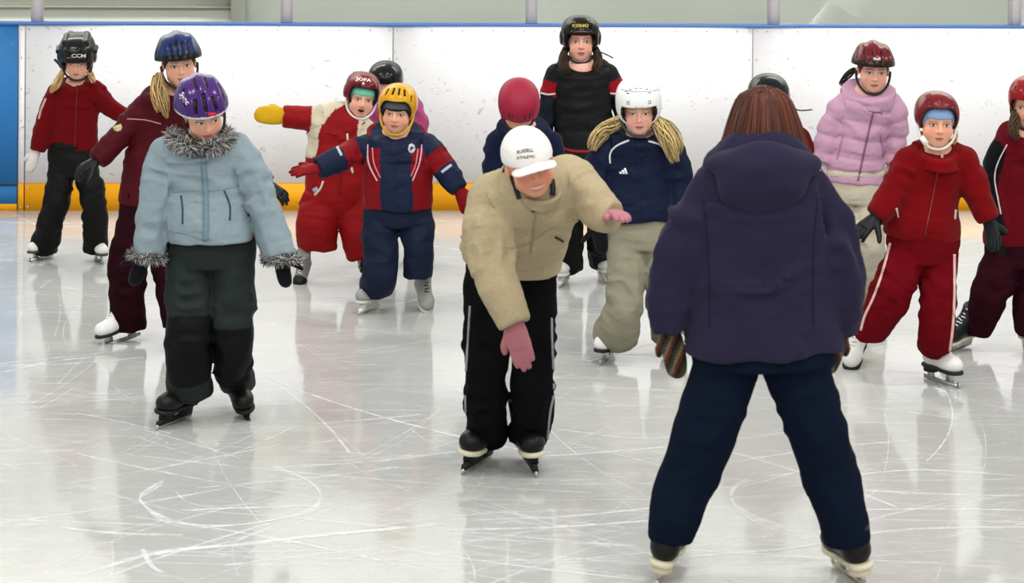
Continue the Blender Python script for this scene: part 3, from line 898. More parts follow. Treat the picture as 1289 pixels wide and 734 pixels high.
for j in (0, 3, 7):
    px_trail([(1000, 596), (950, 602 + j), (925, 612 + j * .5), (922, 630 + j * .6), (950, 650 + j), (1000, 668 + j), (1040, 676 + j)], 0.007)
px_trail([(100, 725), (200, 696), (300, 686), (420, 673), (560, 660)], 0.018); px_trail([(150, 705), (260, 690), (380, 682)], 0.010)
px_trail([(70, 664), (150, 672), (230, 674)], 0.014); px_trail([(230, 643), (300, 640), (400, 637)], 0.010)
px_trail([(860, 702), (1000, 690), (1130, 668), (1289, 664)], 0.010); px_trail([(560, 668), (700, 664), (830, 655)], 0.013); px_trail([(600, 655), (720, 650), (820, 640)], 0.010)
px_trail([(180, 692), (190, 712), (205, 722)], 0.012); px_trail([(95, 520), (150, 531), (215, 546)], 0.006); px_trail([(400, 534), (480, 527), (530, 522)], 0.008)
px_trail([(0, 470), (70, 455), (140, 448)], 0.010); px_trail([(700, 540), (800, 552), (900, 545)], 0.006); px_trail([(1060, 600), (1160, 592), (1289, 600)], 0.008)
for i in range(900):                                     # crumbs of snow
    Y = rs.uniform(6.6, 13.5); X = rs.uniform(-0.25, 0.25) * Y; r = rs.choice([0.002, 0.003, 0.006], p=[.6, .3, .1])
    zz += 0.0000005; a = np.linspace(0, 2 * np.pi, 5)[:4] + rs.uniform(0, 3)
    tr.add(np.stack([X + r * np.cos(a) * rs.uniform(.7, 1.8), Y + r * np.sin(a) * 1.4, np.full(4, zz)], 1), [[0, 1, 2, 3]], (240, 242, 243))
fl = Acc(); fl.add([(-16, 1.5, 0), (16, 1.5, 0), (16, 26, 0), (-16, 26, 0)], [[0, 1, 2, 3]], (200, 200, 200))
n_ice = 1
Vf = np.vstack(fl.V + tr.V); Ff = np.vstack([fl.F[0]] + [f + 4 for f in tr.F])
floor = mesh_obj('floor', Vf, Ff, (230, 230, 230), ICE, smooth=False); floor.data.materials.append(SNOW)
mi = np.ones(len(floor.data.polygons), np.int32); mi[0] = 0; floor.data.polygons.foreach_set('material_index', mi)
struct(floor); floor['label'] = 'grey white skated ice sheet with scratches and loops'

# boards: white sheets with scuffs, a blue stretch, yellow kickplate
def board_mat(name, c, scuff, s2):
    m, N, L, b = node_mat(name, 0.5, 0.3)
    tc = N.new('ShaderNodeTexCoord'); v = tc.outputs['Object']
    a = noise(N, L, v, 2.2, 9, 2.0, (1.0, 1, 2.6), 0); a2 = noise(N, L, v, 9, 7, 3.0, (1, 1, 1.7))
    def m_(op, x, y, cl=False):
        q = N.new('ShaderNodeMath'); q.operation = op; q.use_clamp = cl
        for i, w in enumerate((x, y)):
            if isinstance(w, (int, float)): q.inputs[i].default_value = w
            else: L.new(w, q.inputs[i])
        return q.outputs[0]
    line = m_('SUBTRACT', 1.0, m_('MULTIPLY', m_('ABSOLUTE', m_('SUBTRACT', a.outputs['Fac'], 0.5), 0), 150.0), True)
    msk = m_('MULTIPLY', m_('SUBTRACT', a2.outputs['Fac'], 0.51), 7.0, True)
    spot = m_('MULTIPLY', m_('SUBTRACT', noise(N, L, v, 13, 4, 1.0, (1, 1, 1.8)).outputs['Fac'], 0.665), 8.0, True)
    fac = m_('ADD', m_('MULTIPLY', line, m_('MULTIPLY', msk, 0.5)), m_('MULTIPLY', spot, 0.55), True)
    mx = N.new('ShaderNodeMix'); mx.data_type = 'RGBA'; L.new(m_('MULTIPLY', fac, s2), mx.inputs[0])
    mx.inputs[6].default_value = tuple(lin(c)) + (1,); mx.inputs[7].default_value = tuple(lin(scuff)) + (1,)
    L.new(mx.outputs[2], b.inputs['Base Color']); return m
M_WH = board_mat('white_board', (238, 238, 240), (80, 82, 90), 1.4)
M_BL = board_mat('blue_board', (44, 118, 182), (190, 205, 220), 0.5)
M_YE = board_mat('yellow_kickplate', (245, 168, 8), (150, 110, 40), 0.5)
fabric('painted', 0.4, 0.0, var=0.03)
fabric('screw_steel', 0.4, 0.0, var=0.03)
def wobj(name, acc, mat, parent=None, kind='structure', label=None, smooth=False):
    o = acc.obj(name, mat, parent, None, smooth); 
    if parent is None: o.matrix_world = WM
    if kind and parent is None: o['kind'] = kind
    if label: o['label'] = label
    return o
x0, x1, xb = wx(-200), wx(1500), wx(22.6)
seams = [wx(31.3) - 2.44, wx(31.3), wx(494.2), wx(947), wx(947) + 2.44]
edges = [x0 - 1] + seams[1:] + [x1 + 1]
# local frame: x along the boards, y away from the ice, z up
core = Acc(); core.box((x0 - 3, 0.02, 0.0), (x1 + 3, 0.11, ZT - 0.002), (128, 128, 130))
wallb = wobj('wall_boards', core, 'painted', label='low rink boards around the ice, white with blue stretch')
def panel(name, xa, xe, za, zb, m, y0=0.0):
    a = Acc(); a.box((xa + 0.004, y0, za), (xe - 0.004, 0.02, zb), (240, 240, 240)); return wobj(name, a, m, wallb)
panel('board_panel', x0 - 3, xb, ZK - 0.005, ZT, M_BL); panel('board_panel', xb, edges[1], ZK + 0.002, ZT, M_WH)
for a_, e_ in zip(edges[1:-1], edges[2:]): panel('board_panel', a_, e_, ZK + 0.002, ZT, M_WH)
k = panel('kickplate', xb, edges[1], 0.0, ZK, M_YE, -0.006)
for a_, e_ in zip(edges[1:-1], edges[2:]): panel('kickplate', a_, e_, 0, ZK, M_YE, -0.006)
panel('kickplate', x0 - 3, xb, 0.045, ZK - 0.02, M_BL, -0.006); panel('kickplate', x0 - 3, xb, 0.0, 0.045, M_YE, -0.007)
acc = Acc()
def screw(x, z, y=-0.0015):
    a = np.linspace(0, 2 * np.pi, 9)[:8]; V = np.stack([x + 0.0065 * np.cos(a), np.full(8, y - 0.002), z + 0.0065 * np.sin(a)], 1)
    V2 = V.copy(); V2[:, 1] = y + 0.004
    F = [[i, i + 8, (i + 1) % 8 + 8, (i + 1) % 8] for i in range(8)] + [[0, 3, 2, 1], [0, 5, 4, 3], [0, 7, 6, 5]]
    acc.add(np.vstack([V, V2]), F, (205, 205, 205))
for i in range(40): screw(edges[1] + 0.022 + (i - 1) * 0.2035, ZT - 0.028)
for s_ in seams[1:-1]:
    for z in (ZT - 0.028, ZT - 0.215, ZT - 0.42, ZT - 0.63, ZT - 0.84):
        screw(s_ - 0.024, z); screw(s_ + 0.024, z)
    for z in (ZK - 0.022, 0.03): screw(s_ - 0.024, z, -0.0075); screw(s_ + 0.024, z, -0.0075)
so = wobj('screw', acc, 'screw_steel', wallb); so['kind'] = 'stuff'
acc = Acc(); acc.box((x0 - 3, -0.014, ZT), (x1 + 3, 0.13, ZT + 0.017), (66, 112, 178))
wobj('trim_1', acc, 'painted', label='thin blue cap rail along the top of the boards')
# glass panes and posts above the boards
GLASS = bpy.data.materials.new('rink_glass'); GLASS.use_nodes = True; N = GLASS.node_tree.nodes; L = GLASS.node_tree.links
N.remove(N['Principled BSDF']); t = N.new('ShaderNodeBsdfTransparent'); t.inputs[0].default_value = (0.95, 0.965, 0.95, 1)
gl = N.new('ShaderNodeBsdfGlossy'); gl.inputs['Roughness'].default_value = 0.03; mixn = N.new('ShaderNodeMixShader'); lw = N.new('ShaderNodeLayerWeight'); lw.inputs[0].default_value = 0.12
L.new(lw.outputs['Fresnel'], mixn.inputs[0]); L.new(t.outputs[0], mixn.inputs[1]); L.new(gl.outputs[0], mixn.inputs[2]); L.new(mixn.outputs[0], N['Material Output'].inputs[0])
posts = [wx(45.5, 15), wx(360.5, 15), wx(669.5, 15), wx(975.5, 15), wx(1280, 15)]
pp = [posts[0] - 1.63] + posts + [posts[-1] + 1.63]
for i, x in enumerate(pp):
    acc = Acc(); acc.box((x - 0.038, 0.03, ZT + 0.02), (x + 0.038, 0.09, ZT + 1.3), (214, 206, 207)); acc.box((x - 0.026, 0.015, ZT + 0.02), (x + 0.026, 0.03, ZT + 1.3), (220, 212, 213))
    wobj('trim_%d' % (i + 2), acc, 'painted', label=None)
for i, (a_, e_) in enumerate(zip(pp[:-1], pp[1:])):
    acc = Acc(); acc.box((a_ + 0.03, 0.052, ZT + 0.022), (e_ - 0.03, 0.064, ZT + 1.28), (220, 235, 225))
    wobj('window_%d' % (i + 1), acc, GLASS)
# hall wall behind the glass
HW, N, L, b = node_mat('hall_wall', 0.7, 0.2)
tc = N.new('ShaderNodeTexCoord'); nn = noise(N, L, tc.outputs['Object'], 0.9, 5, 0.5); cr = ramp(N, [(0.3, (216, 221, 213)), (0.7, (225, 229, 222))]); L.new(nn.outputs['Fac'], cr.inputs[0]); L.new(cr.outputs[0], b.inputs['Base Color'])
YB = 2.2
acc = Acc(); acc.box((x0 - 9, YB, 0), (x1 + 9, YB + 0.2, 6.5), (210, 215, 210)); wobj('wall_back', acc, HW, label='pale green grey hall wall behind the glass')
def bx(px, py=10):
    d = at(px, py, 10.0) - CAM; o_ = pl - wn * YB; t = ((o_ - CAM) @ wn) / (d @ wn); q = CAM + d * t; return float((q - pl) @ wd), float(q[2])
xs = bx(292)[0]; xe = bx(310)[0]
acc = Acc(); acc.box((xs, YB - 0.12, 0), (xe, YB - 0.001, 4.2), (172, 172, 160)); wobj('trim_9', acc, 'painted')
acc = Acc(); acc.box((x0 - 9, YB - 0.06, 0), (xs - 0.002, YB - 0.002, bx(100, 9.5)[1]), (214, 214, 205)); wobj('trim_10', acc, 'painted')
acc = Acc(); acc.box((x0 - 9, YB - 0.085, bx(100, 9.3)[1]), (xs - 0.002, YB - 0.002, bx(100, 6.8)[1]), (150, 150, 138)); wobj('trim_11', acc, 'painted')
acc = Acc(); acc.box((x0 - 9, YB - 0.04, bx(100, 6.6)[1]), (xs - 0.002, YB - 0.002, 4.0), (212, 212, 204)); wobj('trim_12', acc, 'painted')
# ------------------------------------------------------------------ light of the hall
w = bpy.data.worlds.new('hall_air'); SC.world = w; w.use_nodes = True
w.node_tree.nodes['Background'].inputs[0].default_value = (1.0, 0.995, 0.985, 1); w.node_tree.nodes['Background'].inputs[1].default_value = 0.62
def lamp(x, y, z, sx, sy, e, aim=None, c=(1.0, 0.97, 0.92)):
    d = bpy.data.lights.new('ceiling_or_fill_lamp', 'AREA'); d.shape = 'RECTANGLE'; d.size = sx; d.size_y = sy; d.energy = e; d.color = c
    o = bpy.data.objects.new('ceiling_or_fill_lamp', d); COL.objects.link(o); o.location = (x, y, z)
    v = Vector(aim if aim else (x, y, 0)) - o.location
    o.rotation_euler = v.to_track_quat('-Z', 'Y').to_euler()
for y in (-3.5, 3.0, 8.5):
    for x in (-3.6, 1.2, 6.0): lamp(x, y, 7.2, 1.3, 0.4, 105, aim=(x * 0.8, y + 4.5, 0))
for x in (-4, 4.5): lamp(x, 16.4, 6.0, 6.0, 0.5, 300, aim=(x, 18.6, 0.8))  # added fill lamps, not real fixtures, brightening the wall behind the glass
SC.view_settings.view_transform = 'Standard'; SC.view_settings.look = 'None'; SC.view_settings.gamma = 1.0; SC.view_settings.exposure = 0.30
SC.view_settings.use_curve_mapping = False
# ------------------------------------------------------------------ the skaters
FIG = dict(style='figure')
def trousers(p, waist, left, right, col, mat='nylon', h=0.009, seed=1, name='trousers', **kw):
    kw.setdefault('fold', .010)
    return garment(p, name, [p.trunk(waist, k=0.015), left, right], h, mat, col, seed=seed, **kw)

def top(p, rows, arms, col, mat, h=0.008, seed=1, name='jacket', n1=None, slim=0.86, back=False, **kw):
    rows = [(r[0], r[1], r[2] * (slim if 1 < i < len(rows) - 2 else 1)) + tuple(r[3:]) for i, r in enumerate(rows)]
    t = p.trunk(rows, k=0.03, n1=n1, flat0=not back, n0=None if back else (0, -.5, .87))
    return garment(p, name, [t] + [p.limb(a, k=0.018) for a in arms], h, mat, col, seed=seed, **kw)

def collar(p, rows, col, mat, h=0.006, name='collar', hollow=0.018, rv=0.9, **kw):
    """a stand-up collar from its foot to its rim"""
    c = p.trunk([(r[0], r[1], r[2] * .88, r[4] if len(r) > 4 else rv, r[3] if len(r) > 3 else 0) for r in rows], inner=False, flat0=True, flat1=True, hollow=hollow, n1=kw.pop('n1', (0, -.5, .85)), **kw)
    return garment(p, name, [c], h, mat, col, fold=0.003, lump=0.003, seed=4)

# ---- girl in red fleece, far left
def far_left():
    p = Person('girl in red fleece and black hockey helmet standing furthest left beside the blue boards', 90, 331)
    a1, a1t = skate(p, 56, 326, 0, 0.20, yaw=-28, boot=(226, 226, 218), sole=(60, 58, 52))
    a2, a2t = skate(p, 123, 329, 0, 0.20, yaw=24, boot=(226, 226, 218), sole=(60, 58, 52))
    trousers(p, [(92, 178, 28, .7), (92, 200, 31, .72), (92, 222, 27, .75)],
             leg(p, [(79, 205, 17), (71, 255, 15.5, .05)], a1 + np.array([-0.01, .01, -0.02]), 18), leg(p, [(105, 205, 16.5), (118, 255, 15, .05)], a2 + np.array([-0.02, .02, -0.01]), 16), (24, 26, 25), seed=2, fold=.009)
    j = top(p, [(95, 101, 14, .9), (95, 109, 24, .75), (94, 125, 32, .62), (93, 150, 30, .68), (92, 188, 30, .72)],
            [[(72, 117, 13), (58, 150, 11.5, .03), (47, 190, 9.5, .06)], [(117, 114, 13), (138, 135, 11, .0), (166, 150, 9.5, -.03)]], (134, 14, 22), 'fleece', seed=3)
    collar(p, [(95, 116, 17), (95, 105, 15, .02)], (146, 14, 22), 'fleece')
    head(p, (97, 100), .205, yaw=4, pitch=22, roll=0, dy=.07, brow=(170, 140, 100), gaze=.6)
    hg = helmet(p, 'hockey', (16, 19, 18), 1.12, (0, -.02, .02), zf=.13, flap=-.2, ridge=.03, knobs=True, strap=(20, 20, 20))
    lettering(p, hg, 'CCM', 99, 70.5, 6.5, (190, 190, 186), bold=.02, sx=1.3, parent=hg.o)
    acc = Acc(); acc.tube([p.pt(78, 86, .02), p.pt(74, 80, .0), p.pt(69, 75, -.02)], .008, (20, 20, 20), 6); acc.obj('strap_end', 'strap_webbing', hg.o, p.base)
    strands(p, 'hair', [dict(pts=[(80, 88, 0, .03), (76, 96, 0, .07), (70, 108, 0, .10), (63, 116, 0, .09)], r=[3, 4.5, 5.5, 3]), dict(pts=[(111, 88, 0, .02), (115, 95, 0, .06), (118, 104, 0, .09)], r=[3, 4.5, 3])], (208, 178, 124), n=80)
    glove(p, p.pt(46, 190, .06), p.pt(36, 216, .08), .135, thumb_in=.3, thumb=1, nrm=(0.3, -1, 0), mitten=True, col=(214, 210, 204))
    glove(p, p.pt(166, 150, -.03), p.pt(184, 158, -.05), .13, thumb=-1, mitten=True, col=(214, 210, 204))
    strip(p, j, 'zipper', [[(97, 103), (96, 140), (94, 186)]], 2, (84, 8, 14), 'rubber')
    strip(p, j, 'sleeve_mark', [[(58, 124), (52, 138), (49, 150)]], 2.0, (190, 150, 150), 'print')
    p.finish()
far_left()

# ---- girl in burgundy jacket behind the girl in light blue
def burgundy():
    p = Person('girl in burgundy jacket and blue bicycle helmet half hidden behind the purple helmet', 175, 428)
    a1, a1t = skate(p, 158, 429, 0, 0.225, yaw=-50, pitch=10, roll=0, boot=(232, 234, 232), sole=(26, 24, 24))
    a2, a2t = skate(p, 222, 436, 0, 0.25, yaw=5, boot=(232, 234, 232), sole=(26, 24, 24))
    trousers(p, [(186, 240, 33, .7), (186, 266, 36, .72), (186, 290, 33, .75)],
             leg(p, [(173, 272, 24), (160, 335, 23, .06)], a1 + np.array([0.03, .03, -.02]), 20), leg(p, [(201, 272, 22), (212, 340, 19, .05)], a2 + np.array([0, .02, 0]), 18), (52, 16, 26), 'twill', seed=5)
    j = top(p, [(214, 112, 17, .9), (210, 124, 30, .75), (203, 146, 40, .62), (195, 185, 38, .66), (189, 225, 36, .68), (186, 257, 37, .72)],
            [[(180, 138, 16), (150, 172, 15, .05), (122, 202, 12, .10)], [(232, 140, 16), (292, 190, 14, .0), (338, 232, 12, .0)]], (98, 13, 30), 'nylon', seed=6, n1=(-.1, 0, -1))
    collar(p, [(214, 132, 22), (221, 112, 20, .04)], (100, 14, 32), 'nylon')
    head(p, (229, 110), .21, yaw=14, pitch=8, roll=-6, dy=.06, brow=(176, 140, 100))
    hg = helmet(p, 'bike', (26, 56, 128), 1.10, (0, .0, .0), rx=(.50, .66, .53), rim=(16, 17, 22), zf=.20, strap=(24, 22, 22),
                slots=[((x, -.62, .30), (x * .8, -.35, .62), .032) for x in (-.24, -.08, .08, .24)] + [((s * .5, -.1, .30), (s * .4, .25, .5), .035) for s in (-1, 1)])
    knit = knit_hat(p, (110, 34, 44), None, zf=.17, back=-.1, thick=.014, name='headband')
    patch(p, hg, 'emblem', [[(196, 52), (199, 47), (205, 51), (202, 56)], [(203, 45), (207, 43), (208, 46), (204, 48)]], (205, 215, 235), parent=hg.o)
    strands(p, 'hair', [dict(pts=[(200, 92, 0, .07), (202, 108, 0, .09), (206, 126, 0, .12), (210, 150, 0, .13)], r=[5, 7, 8, 4], n=90), dict(pts=[(196, 96, 0, .05), (194, 112, 0, .09), (196, 128, 0, .12), (200, 142, 0, .13)], r=[4, 5, 5, 3], n=50)], (196, 164, 108), n=60)
    glove(p, p.pt(122, 202, .10), p.pt(93, 219, .12), .155, thumb=-1, nrm=(-.2, -.6, .8), curl=20, spread=7, col=(24, 26, 28), mat='leather')
    glove(p, p.pt(338, 232, .0), p.pt(358, 247, .0), .15, thumb=1, nrm=(.2, -.6, .8), curl=15, col=(24, 26, 28), mat='leather')
    badge(p, j, 148, 160, 6, 6, (186, 174, 132), 'sleeve_badge')
    strip(p, j, 'reflective_piping', [[(160, 150), (182, 151), (203, 156)]], 1.3, (170, 130, 130), 'print')
    p.finish()
burgundy()

# ---- girl in the light blue jacket
def light_blue():
    p = Person('girl in light blue jacket with fur collar and purple bicycle helmet', 262, 532)
    BK = (20, 20, 20)
    a1, a1t = skate(p, 226, 531, 0, .25, yaw=-26, pitch=0, roll=9, style='hockey', boot=(24, 25, 25), sole=(20, 20, 20), lace=(50, 50, 48), holder=(20, 20, 20))
    a2, a2t = skate(p, 302, 514, .015, .25, yaw=22, pitch=16, roll=-14, style='hockey', boot=(24, 25, 25), sole=(20, 20, 20), lace=(50, 50, 48), holder=(20, 20, 20))
    GR, BL = np.array((50, 60, 57.)), np.array((16, 19, 19.))
    def col(V, I, S, A, L):
        C = paint(len(V), GR)
        m = (I == 1) & (S > .42 * L) & (S < .82 * L) & (np.sin(A) > -.2); C[m] = BL
        m = (I == 2) & (S > .42 * L) & (S < .82 * L) & (np.sin(A) > -.2); C[m] = BL
        return C
    trousers(p, [(264, 282, 53, .66), (264, 305, 56, .68), (264, 335, 52, .7)],
             leg(p, [(238, 318, 30), (239, 410, 29, .06), (237, 470, 27, .04)], a1 + np.array([0.03, .02, .03]), 28), leg(p, [(291, 318, 29), (293, 405, 26.5, .03), (292, 455, 24, -.02)], a2 + np.array([0.0, .03, .02]), 21), col, 'nylon', h=.0075, seed=7, fold=.010)
    LB = (150, 170, 178)
    jk = top(p, [(253, 172, 26, .9), (253, 182, 42, .75, .02), (254, 205, 54, .62, .03), (257, 245, 55, .66, .03), (260, 285, 54, .7, .03), (261, 302, 54, .72, .03)],
             [[(210, 194, 23), (199, 250, 22, .03), (188, 322, 19, .08)], [(297, 190, 23), (326, 245, 21, .02), (351, 322, 19, .07)]], LB, 'puffer', h=.007, seed=8,
             fold=.011, quilt=(.105, .005), lump=.008)
    head(p, (261, 178), .205, yaw=20, pitch=24, roll=-9, dy=.10, skin=(222, 172, 146), brow=(140, 104, 80), look=.028)
    hg = helmet(p, 'bike', (92, 44, 142), 1.10, (-.02, .03, .02), rx=(.50, .66, .54), zf=.21, trim=(210, 205, 214), strap=(28, 26, 30),
                slots=[((-.02, -.66, .42), (-.02, -.40, .66), .035), ((-.24, -.60, .36), (-.20, -.42, .56), .04), ((.22, -.60, .36), (.18, -.42, .56), .04), ((-.40, -.30, .40), (-.32, -.05, .56), .04), ((.40, -.30, .40), (.32, -.05, .56), .04), ((-.1, -.2, .66), (-.1, .1, .7), .03), ((.1, -.2, .66), (.1, .1, .7), .03)])
    lettering(p, hg, 'Sync', 232.5, 124, 9, (215, 208, 225), deg=-55, bold=.03, parent=hg.o)
    patch(p, hg, 'sticker', [[(262, 142), (272, 142), (272, 145.5), (262, 145.5)]], (200, 40, 60), parent=hg.o)
    collar(p, [(253, 194, 33, .03), (254, 174, 34, .06)], (120, 132, 138), 'puffer')
    cpts = [p.pt(252 + 34 * math.cos(t), 172 + 14 * math.sin(t), .05 + .105 * math.sin(t)) for t in np.linspace(-math.pi * .1, math.pi * 1.1, 12)]
    fur(p, 'fur_collar', cpts, .028, 3400, .032, gap=(.44, .56), cols=((60, 60, 60), (110, 108, 106), (175, 174, 170), (215, 215, 212)))
    for wx_, wy, d, nm in ((185, 322, .08, 1), (352.5, 324, .07, 2)):
        ring = [p.pt(wx_ + 19 * math.cos(t), wy + 3.5 * math.sin(t) + (2 if nm == 1 else -1) * math.cos(t), d + .06 * math.sin(t)) for t in np.linspace(0, 2 * math.pi, 12)]
        fur(p, 'fur_cuff', ring, .022, 1100, .025, seed=5 + nm, cols=((70, 68, 68), (120, 118, 116), (190, 188, 184)))
    glove(p, p.pt(183, 322, .08), p.pt(170, 352, .10), .135, thumb=1, nrm=(0.2, -1, .1), mitten=True, col=(20, 24, 32), fat=1.05)
    glove(p, p.pt(353, 322, .07), p.pt(359, 356, .09), .135, thumb=-1, nrm=(-.1, -1, .1), mitten=True, col=(20, 24, 32), fat=1.05)
    strip(p, jk, 'zipper', [[(256, 200), (259, 250), (259, 303)]], 7, (132, 160, 174), 'puffer', lift=.006)
    strip(p, jk, 'pocket', [[(228, 246), (230, 262), (230, 282)], [(282, 240), (289, 258), (289, 277)]], 1.8, (52, 70, 82), 'print')
    strip(p, jk, 'seam', [[(218, 242), (240, 240), (256, 240)], [(262, 240), (282, 238), (300, 234)], [(214, 290), (240, 296), (256, 302)]], 1.2, (112, 140, 152), 'print', lift=.002)
    for x in (213, 318):
        acc = Acc(); acc.tube([p.pt(x, 287, .0), p.pt(x + 1.5, 294, .03), p.pt(x, 301, .0)], .008, (214, 110, 20), 5)
        acc.obj('drawcord', 'strap_webbing', p.root, p.base)
    p.finish()
light_blue()

# ---- child in red and cream snowsuit
def red_suit():
    p = Person('child in red and cream snowsuit with yellow mitten and mint green hat', 432, 352)
    a1, a1t = skate(p, 384, 349, .012, .205, yaw=-14, pitch=42, roll=8, style='hockey', boot=(150, 150, 148), toe=(18, 18, 18), sole=(20, 20, 20), lace=(225, 225, 222), holder=(214, 214, 208))
    a2, a2t = skate(p, 459, 352, 0, .215, yaw=10, style='hockey', boot=(150, 150, 148), toe=(18, 18, 18), sole=(20, 20, 20), holder=(214, 214, 208))
    RED, CR = np.array((188, 22, 30.)), np.array((206, 196, 172.))
    def col(V, I, S, A, L):
        C = paint(len(V), RED)
        ca = np.cos(A)
        C[(I == 0) & (S < .52 * L) & (np.abs(ca) > .60)] = CR
        C[((I == 3) | (I == 4)) & (S < .34 * L)] = CR
        return C
    t = p.trunk([(438, 146, 17, .9), (432, 154, 30, .75), (427, 172, 37, .66), (424, 200, 38, .74), (424, 230, 39, .8), (424, 250, 37, .8)], k=.03, flat1=False)
    l1 = leg(p, [(408, 245, 22), (399, 283, 25, .06)], p.pt(399, 312, .03), 23); l2 = leg(p, [(441, 248, 20), (450, 290, 21, .05)], p.pt(458, 322, .02), 20)
    g = garment(p, 'snowsuit', [t, l1, l2, p.limb([(408, 152, 15), (380, 149, 13, .02), (357, 147, 12, .03)], k=.04), p.limb([(452, 158, 14), (470, 185, 13, .02), (482, 215, 12, .05)], k=.04)], .008, 'nylon', col, fold=.010, lump=.01, seed=9)
    collar(p, [(441, 160, 21), (446, 148, 20, .03)], (176, 18, 28), 'nylon')
    head(p, (452, 148), .20, yaw=10, pitch=8, roll=9, dy=.07, mouth='open', skin=(232, 180, 156))
    knit_hat(p, (118, 205, 172), None, zf=.17, back=-.1)
    hg = helmet(p, 'hockey', (150, 16, 30), 1.07, (0, .03, .03), zf=.34, flap=-.28, ridge=.015, trim=(110, 12, 24), strap=(226, 224, 220))
    lettering(p, hg, 'JOFA', 458, 100.5, 5.5, (226, 215, 215), deg=-8, sx=1.5, bold=.03, parent=hg.o)
    patch(p, hg, 'emblem', [[(455.5, 106), (456.5, 103.4), (457.5, 103.4), (459, 107)]], (226, 220, 220), parent=hg.o)
    glove(p, p.pt(360, 147, .03), p.pt(322, 143, .05), .175, thumb=1, nrm=(.1, -.9, .35), mitten=True, col=(218, 172, 24), mat='nylon', fat=1.35, cuff=.12, thumb_in=.3)
    glove(p, p.pt(482, 215, .05), p.pt(488, 236, .06), .13, mitten=True, col=(222, 178, 30), mat='nylon')
    strip(p, g, 'zipper', [[(446, 160), (432, 195), (427, 245)]], 2, (110, 10, 16), 'print')
    strip(p, g, 'piping', [[(396, 246), (403, 238), (407, 228)], [(437, 168), (440, 200), (444, 218)]], 2.4, (205, 195, 170), 'print')
    patch(p, g, 'knee_badge', [[(393, 238), (399, 235), (402, 241), (396, 245)]], (150, 150, 190))
    p.finish()
red_suit()

# ---- child mostly hidden behind the yellow helmet
def hidden_pink():
    p = Person('child in pink jacket and black helmet hidden behind the yellow helmet', 505, 330)
    skate(p, 484, 330, 0, .22, yaw=-5, boot=(30, 30, 32), style='hockey'); skate(p, 526, 330, 0, .22, yaw=8, boot=(30, 30, 32), style='hockey')
    trousers(p, [(503, 205, 30, .7), (503, 225, 30, .72), (503, 240, 28, .75)], leg(p, [(490, 230, 15), (485, 275, 13)], p.pt(485, 310), 13), leg(p, [(516, 230, 15), (524, 275, 13)], p.pt(525, 310), 13), (40, 42, 60))
    top(p, [(487, 126, 14, .9), (491, 134, 26, .75), (497, 150, 33, .65), (500, 180, 32, .7), (503, 212, 32, .72)],
        [[(468, 130, 12), (462, 165, 11), (470, 200, 10, .05)], [(516, 130, 13), (528, 155, 11.5), (520, 190, 10, .05)]], (206, 92, 150), 'nylon', seed=12)
    collar(p, [(487, 138, 16), (484, 130, 15, .02)], (190, 80, 136), 'nylon')
    head(p, (484, 131), .205, yaw=-4, pitch=10, dy=.06)
    helmet(p, 'round', (22, 27, 26), 1.10, (0, 0, -.01), zf=.15, flap=-.15, strap=(150, 150, 148), rx=(.46, .56, .45))
    glove(p, p.pt(470, 200, .05), p.pt(474, 222, .05), .13, mitten=True, col=(60, 40, 60)); glove(p, p.pt(520, 190, .05), p.pt(514, 212, .07), .13, mitten=True, col=(60, 40, 60))
    p.finish()
hidden_pink()

